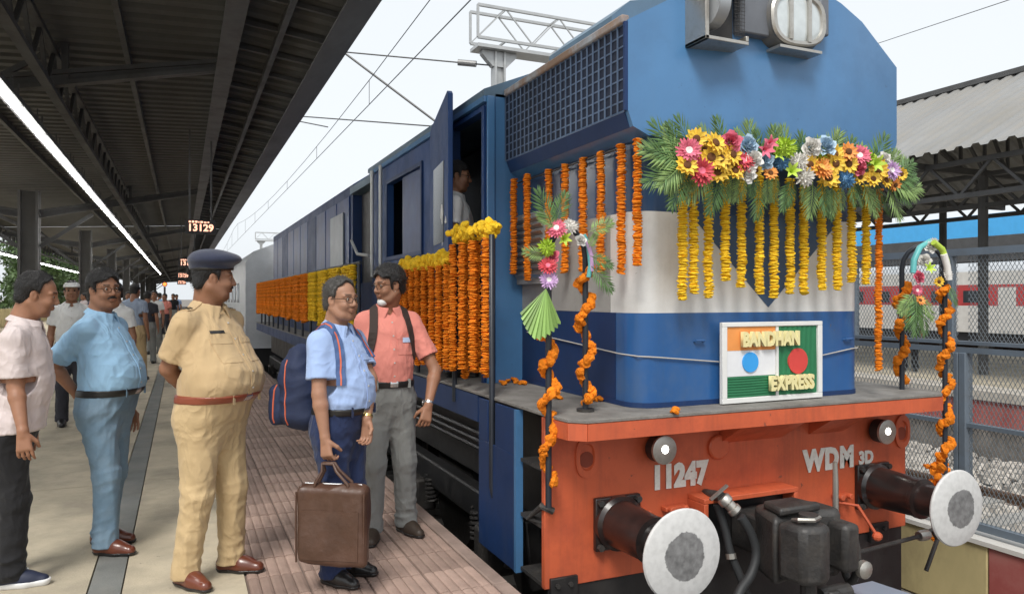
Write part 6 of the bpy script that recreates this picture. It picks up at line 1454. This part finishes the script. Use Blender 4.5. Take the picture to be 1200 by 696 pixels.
# --- police officer with beret
def officer_extras(I):
    t, s, loc, hs_ = I['t'], I['s'], I['loc'], I['hs']; Rh = I['Rh']
    F = Field(I['hc']-.2, I['hc']+.24, .005)
    F.ell(loc((-.012, 0, .055)), np.array((.114, .092, .075))*hs_, 0, Rh); F.ell(loc((.002, -.012, .107)), np.array((.14, .116, .05))*hs_, .03, Rh@roty(-.10)); F.ell(loc((-.02, 0, .115)), np.array((.1, .09, .045))*hs_, .03, Rh)
    zl = np.array([((F.X-I['hc'][0])*Rh[0,2] + (F.Y-I['hc'][1])*Rh[1,2] + (F.Z-I['hc'][2])*Rh[2,2])])[0]; xl = (F.X-I['hc'][0])*Rh[0,0] + (F.Y-I['hc'][1])*Rh[1,0] + (F.Z-I['hc'][2])*Rh[2,0]
    F.folds(.004, 5, 26, 4); F.clip((.052+.10*xl)*hs_-zl); V, Q = F.mesh(); V = relax(V, Q, 1); b = inst('beret', np_mesh('beret', V, Q, C_beret), t)
    F = Field(I['hc']-.2, I['hc']+.24, .005); F.ell(loc((-.012, 0, .055)), np.array((.1165, .0945, .0775))*hs_, 0, Rh); F.clip((.048+.10*xl)*hs_-zl); F.clip(zl-(.068+.10*xl)*hs_); V, Q = F.mesh(); V = relax(V, Q, 1); inst('beret_band', np_mesh('beret_band', V, Q, LEATHB), b)
    for q in (-1, 1):                                  # shoulder straps with stripes
        g_ = [[I['B'](-.055+.062*i/3+.0, q*(.075+.1*j/6), 1.7) for j in range(7)] for i in range(4)]
        if q < 0: g_ = g_[::-1]
        e = conform(I['bvh'], g_, (0, 0, -1), .006); eo = inst('shoulder_strap', e.mesh('shoulder_strap', C_khaki, 50), t)
        for k in range(2):
            g2 = [[I['B'](-.05+.05*i/3, q*(.135+.02*k+.007*j/2), 1.7) for j in range(3)] for i in range(4)]
            if q < 0: g2 = g2[::-1]
            inst('rank_stripe', conform(I['bvh'], g2, (0, 0, -1), .009).mesh('rank_stripe', LEATHB, 50), eo)
    nt_ = front_patch(I['bvh'], -.125*s, -.05*s, 1.298*s, 1.312*s, 5, 3); inst('name_tag', nt_.mesh('name_tag', LEATHB, 50), t)
hA_ = app(248, -40); L = frame_of(hA_, 248, 3.98)
person('police officer in khaki uniform and navy beret, hands clasped behind his back', 248, 3.98, hA_, 1.725, SK1, C_khaki, C_khakit, LEATH, belt=L_belt, belly=.088, fat=1.3, head=(40, 4, 0), hair=('full', HAIR), hairthick=.009, moustache=HAIR, width=1.04,
       arms={-1: (L(197, 432, 3.86), L(222, 462, 4.02), unit(L(252, 470, 4.14)-L(222, 462, 4.02)), (-1, 0, 0), (0, 0, 1), .45), 1: (L(262, 430, 4.42), L(252, 466, 4.24), unit(L(228, 470, 4.16)-L(252, 466, 4.24)), (-1, 0, 0), (0, 0, 1), .5)},
       feet={-1: (-.05, -.12, -14), 1: (.03, .12, 14)}, pocket=(-1, 1), extras=officer_extras, sleeve=.78)
# --- man in sky blue shirt and jeans, hand on hip
hB_ = app(124, -30); L = frame_of(hB_, 124, 4.45)
person('man in sky blue shirt and faded jeans standing with one hand on hip', 124, 4.45, hB_, 1.665, SK2, C_sky, C_jean, LEATH, belt=L_beltb, belly=.062, fat=.7, head=(-32, 2, 3), hair=('full', HAIR), hairthick=.017, moustache=HAIR, glasses=True, lean=(-.04, .02),
       arms={-1: (L(62, 428, 4.35), L(91, 463, 4.42), unit(L(112, 474, 4.42)-L(91, 463, 4.42)), (0, 1, -.2), (0, 0, 1), .25), 1: (None,)*6}, feet={-1: (.06, -.09, -6), 1: (-.06, .10, 12)}, sleeve=.8)
# --- man leaning in, pale shirt
hC_ = app(12, -14); L = frame_of(hC_, 12, 3.92)
person('man in pale untucked shirt and black trousers leaning towards the others', 12, 3.92, hC_, 1.63, SK2, C_pale, C_blackt, mat('sneaker_navy', (.015, .02, .045), .6, var=.3), belly=.03, fat=.4, head=(2, 14, 0), hair=('rec', HAIR), hairthick=.013, lean=(.16, 0), tuck=False, hem=.84,
       arms={-1: (L(18, 453, 3.79), L(27, 505, 3.72), unit(L(30, 540, 3.70)-L(27, 505, 3.72)), (0, 1, 0), (1, 0, 0), .5), 1: (None,)*6}, feet={-1: (.03, -.08, -4), 1: (-.12, .1, 6)}, sole=mat('sole_white', (.7, .7, .7), .6), sleeve=.82)
# --- man with backpack and bag
def backpack(I, m, trim, lab, half, cx, nm='backpack', strapm=None, zc_=1.14):
    s, t = I['s'], I['t']; c = I['B'](cx, 0, zc_)
    bp = thing(nm, I['pos'], lab, 'backpack', None, rz=t.rotation_euler.z)
    F = Field(c-.36, c+.36, .007); hx, hy, hz_ = half; tl = roty(-.08)
    F.rbox(c, (hx, hy, hz_), .085, 0, tl); F.rbox(c+np.array((-hx-.02, 0, -.08)), (.055, hy*.82, hz_*.5), .04, .012, tl); F.cap(c+np.array((0, -hy*.5, hz_-.03)), c+np.array((0, hy*.5, hz_-.03)), .06, .06, .03); F.folds(.008, 9, 24, 4); F.creases(.006, 4, 34, 4)
    V, Q = F.mesh(); V = relax(V, Q, 1); inst('pack_body', np_mesh('pack_body', V, Q, m), bp); bvh = BVHTree.FromPolygons(V.tolist(), Q.tolist())
    if trim is not None:
        for q in (-1, 1):                               # piping and zip along the sides
            P = []
            for k in range(13):
                u = -hz_*.8+1.6*hz_*k/12; hit = bvh.ray_cast(Vector((c[0]-.02-.045*q*0, q*.5, c[2]+u)), Vector((0, -q, 0)))
                if hit[0] is not None: P.append(hit[0]+hit[1]*.002)
            if len(P) > 2: inst('piping', MB().tube(P, .004, n=5).mesh('piping', trim), bp)
            P = []
            for k in range(9):
                u = -.17+.2*k/8; hit = bvh.ray_cast(Vector((c[0]-hx-.02, q*.5, c[2]+u)), Vector((0, -q, 0)))
                if hit[0] is not None: P.append(hit[0]+hit[1]*.002)
            if len(P) > 2: inst('piping', MB().tube(P, .004, n=5).mesh('piping', trim), bp)
    for q in (-1, 1):                                   # shoulder straps follow the shirt
        P, N_ = [], []
        for k in range(5): hit = I['bvh'].ray_cast(Vector(I['B'](-.10+.028*k, q*.105, 1.75)), Vector((0, 0, -1))); P.append(hit[0]+hit[1]*.004) if hit[0] is not None else None; N_.append(hit[1]) if hit[0] is not None else None
        for k in range(9): hit = I['bvh'].ray_cast(Vector((.7, 0, 0))+Vector(I['B'](0, q*(.112+.006*k), 1.385-.033*k)), Vector((-1, 0, 0))); P.append(hit[0]+hit[1]*.004) if hit[0] is not None else None; N_.append(hit[1]) if hit[0] is not None else None
        if len(P) > 3:
            inst('strap', ribbon(P, N_, .052*s, .006).mesh('strap', strapm or m), bp)
            if trim is not None: inst('strap_trim', ribbon([p+n*.006 for p, n in zip(P, N_)], N_, .008, .003).mesh('strap_trim', trim), bp)
    inst('carry_loop', MB().tube([c+np.array((.05, .03*math.cos(a), hz_+.01+.04*math.sin(a))) for a in np.linspace(0, math.pi, 9)], .007, n=6).mesh('carry_loop', strapm or m), bp)
    return bp
C_pack = mat('pack_navy', (.014, .024, .065), .75, var=.2, bump=.25, bscale=240); C_trim = mat('pack_trim', (.6, .13, .06), .6); C_packd = mat('pack_dark', (.035, .022, .018), .8, var=.2, bump=.2, bscale=240)
C_strapb = mat('strap_blue', (.06, .11, .25), .8, var=.1, bump=.2, bscale=300)
def dx_extras(I): backpack(I, C_pack, C_trim, 'navy backpack with orange trim on the back of the light blue shirt', (.105, .145, .215), -.235, strapm=C_strapb, zc_=1.06)
hD_ = app(398, -38); L = frame_of(hD_, 398, 3.98); hw = L(381, 512, 3.78)
person('man with glasses, light blue shirt and navy trousers carrying a brown bag', 398, 3.98, hD_, 1.60, SK3, C_blue, C_navy, LEATHB, belt=L_beltb, belly=.045, fat=.3, width=.93, head=(-8, 2, 0), hair=('rec', HAIRG), hairthick=.015, glasses=True,
       arms={-1: (L(374, 462, 3.80), hw, unit(L(384, 545, 3.76)-hw), (0, 1, 0), (1, 0, 0), .95), 1: (L(434, 444, 4.04), L(430, 490, 3.92), unit(L(430, 520, 3.9)-L(430, 490, 3.92)), (0, -1, 0), (1, 0, 0), .6)},
       feet={-1: (.02, -.085, -6), 1: (-.0, .10, 10)}, watch=(1, M_gold), extras=dx_extras, sleeve=.72)
# his bag
def bag():
    d = 3.74; c = np.array(Vector((0,0,CAM_H)) + ray(391, 614)*d); a = R(-8)-YAW; X_ = np.array((math.cos(a), math.sin(a), 0)); Yv = np.array((-math.sin(a), math.cos(a), 0)); Mx = np.stack([X_, Yv, np.array((0,0,1))], 1)
    t = thing('briefcase', (c[0], c[1], c[2]-.2), 'brown soft leather bag held by the man with the navy backpack', 'bag')
    leather = mat('bag_leather', (.075, .036, .022), .42, var=.22, vscale=6, bump=.35, bscale=30, dirt=(.12, .07, .05), dscale=7, damt=.4)
    F = Field(np.array((-.24, -.1, -.24)), np.array((.24, .1, .24)), .006); F.rbox((0, 0, 0), (.18, .055, .195), .03, 0); F.cap((-.15, 0, .17), (.15, 0, .17), .03, .03, .03); F.folds(.009, 12, 17, 4, .6); F.creases(.007, 13, 30, 4, .5); V, Q = F.mesh(); V = relax(V, Q, 1); off = c-np.array(t.location)
    W = lambda p: Mx@np.array(p)+off
    inst('bag_body', np_mesh('bag_body', V@Mx.T+off, Q, leather), t); bv = BVHTree.FromPolygons(V.tolist(), Q.tolist())
    pk = conform(bv, [[(-.15+.3*i/9, -.4, -.16+.24*j/8) for j in range(9)] for i in range(10)], (0, 1, 0), .004); pk.v = [tuple(W(v)) for v in pk.v]; inst('front_pocket', pk.mesh('front_pocket', leather, 50), t)
    hand_l = W((0,0,.27)); I_h = np.array(Vector((0,0,CAM_H)) + ray(385, 541)*3.76) - np.array(t.location)
    for y in (-.03, .03):
        P = [W((-.09, y, .17)), W((-.085, y, .21)), None, W((.085, y, .21)), W((.09, y, .17))]; m = I_h + Mx@np.array((0, y*.35, -.005)); n = []
        A_ = [P[0], P[1], P[1]*.45+m*.55+np.array((0,0,.005)), m-Mx@np.array((.03,0,.002)), m+Mx@np.array((.03,0,-.002)), P[3]*.45+m*.55+np.array((0,0,.005)), P[3], P[4]]
        inst('handle', MB().tube(A_, .0085, n=8).mesh('handle', leather, 180), t)
    inst('zip', MB().tube([W((-.15, 0, .203)), W((.15, 0, .203))], .004, n=5).mesh('zip', M_silver), t)
    for x in (-.176, .176): inst('edge_piping', MB().tube([W((x, -.05, -.18)), W((x, -.052, 0)), W((x, -.05, .17))], .005, n=6).mesh('edge_piping', leather), t)
bag()
# --- man in salmon shirt
def e_extras(I):
    backpack(I, C_packd, None, 'dark brown backpack strapped on the man in the salmon shirt', (.09, .15, .22), -.22, strapm=C_packd)
    loc, hs_ = I['loc'], I['hs']; mb = MB(); g_ = []     # white mask pulled down under the chin
    F = Field(I['hc']-.2, I['hc']+.2, .0045); F.ell(loc((.05, 0, -.088)), np.array((.052, .052, .032))*hs_, 0, I['Rh']@roty(.5)); F.folds(.003, 3, 60, 3); V, Q = F.mesh(); V = relax(V, Q, 1); m = inst('face_mask', np_mesh('face_mask', V, Q, C_white), I['t'])
    for y in (-1, 1): inst('mask_loop', MB().tube([loc((.04, y*.055, -.07)), loc((.0, y*.08, -.03)), loc((-.012, y*.085, .01))], .0015, n=4).mesh('mask_loop', C_white), m)
    pk = I['bvh'].ray_cast(Vector((.6, .085*I['s'], 1.25*I['s'])), Vector((-1, 0, 0)))
    if pk[0] is not None:
        b_ = front_patch(I['bvh'], .06*I['s'], .11*I['s'], 1.225*I['s'], 1.255*I['s'], 4, 4); b_.v = [(x+.005, y, z) for x, y, z in b_.v]; inst('badge', b_.mesh('badge', mat('badge', (.45, .55, .75), .4)), I['t'])
hE_ = app(455, -76); L = frame_of(hE_, 455, 4.72)
person('man in salmon shirt and grey trousers with mask under his chin', 455, 4.72, hE_, 1.70, SK2, C_pink, C_grey, mat('shoe_dark', (.05, .035, .025), .5, var=.3), belt=L_beltb, belly=.014, fat=.0, width=.9, head=(-68, 10, 0), hair=('full', HAIR), hairthick=.02, glasses=True,
       arms={1: (L(510, 434, 4.74), L(502, 474, 4.62), unit(L(497, 500, 4.57)-L(502, 474, 4.62)), (-1, 0, 0), (0, -1, 0), .7), -1: (None,)*6}, feet={-1: (.05, -.13, -16), 1: (.0, .13, 20)}, watch=(1, M_silver), extras=e_extras, sleeve=.72)
# --- crew member in the cab doorway
person('crew member in white shirt looking out of the cab doorway', 0, 0, 4, 1.74, SK2, C_white, C_dark, LEATHB, pos=Vector((2.05, 5.72, DZ)), head=(-6, 8, 0), hair=('full', HAIR), glasses=True, hv=.0075, cv=.01, belt=L_beltb)
# --- people further down the platform
def capx(I):
    F = Field(I['hc']-.18, I['hc']+.2, .008); F.ell(I['loc']((-.012, 0, .062)), np.array((.115, .095, .07))*I['hs'], 0, I['Rh']); F.ell(I['loc']((.09, 0, .06)), np.array((.06, .07, .012))*I['hs'], .01, I['Rh']); F.clip(I['loc']((0, 0, .05))[2]-F.Z); V, Q = F.mesh(); inst('cap', np_mesh('cap', V, Q, C_white), I['t'])
BG = [('man in white shirt and pale cap standing behind the sky blue shirt', 84, 8.8, -60, 1.70, C_white, C_dark, capx), ('man in white shirt half hidden behind the sky blue shirt', 134, 8.4, -100, 1.68, C_white, C_dark, None),
      ('man in grey-blue shirt and khaki trousers seen from behind', 158, 13.5, 88, 1.76, C_gblue, C_khakit, None), ('person in black top walking far down the platform', 173, 17, 100, 1.66, C_dark, C_grey, None),
      ('person in white top and grey trousers far down the platform', 181, 20, -80, 1.70, C_white, C_grey, None), ('person in pink top far down the platform', 193, 26, -95, 1.66, C_pink, C_dark, None),
      ('person in khaki shirt far down the platform', 150, 24, -60, 1.70, C_khaki, C_khakit, None), ('person in blue shirt and dark trousers far down the platform', 187, 31, 80, 1.72, C_sky, C_dark, None),
      ('person in dark jacket standing near the platform columns', 112, 22, -20, 1.7, C_navy, C_dark, None), ('person in pale shirt standing near the platform columns', 98, 26, -120, 1.68, C_pale, C_dark, None), ('person in black shirt near the platform edge far away', 203, 34, -90, 1.7, C_blackt, C_grey, None), ('person in light blue shirt near the platform edge far away', 207, 40, -70, 1.7, C_blue, C_navy, None)]
for (lab, px, d, hd_, H, sh_, tr_, ex_) in BG:
    far = d > 12
    person(lab, px, d, hd_, H, SK2, sh_, tr_, LEATHB, hair=('full', HAIR), hv=.016 if far else .009, cv=.018 if far else .012, belt=None if far else L_beltb, pocket=False, collar=not far, extras=ex_, feet={-1: (.1 if far else 0, -.1, 0), 1: (-.1 if far else .02, .1, 0)})
# one person sitting on the far platform beyond the fence is only a dark shape: a standing traveller with a bag
person('person in dark clothes standing on the far platform beyond the mesh fence', 1066, 15.5, -120, 1.66, SK1, C_dark, C_blackt, LEATHB, hair=('full', HAIR), hv=.012, cv=.015, pocket=False, collar=False)
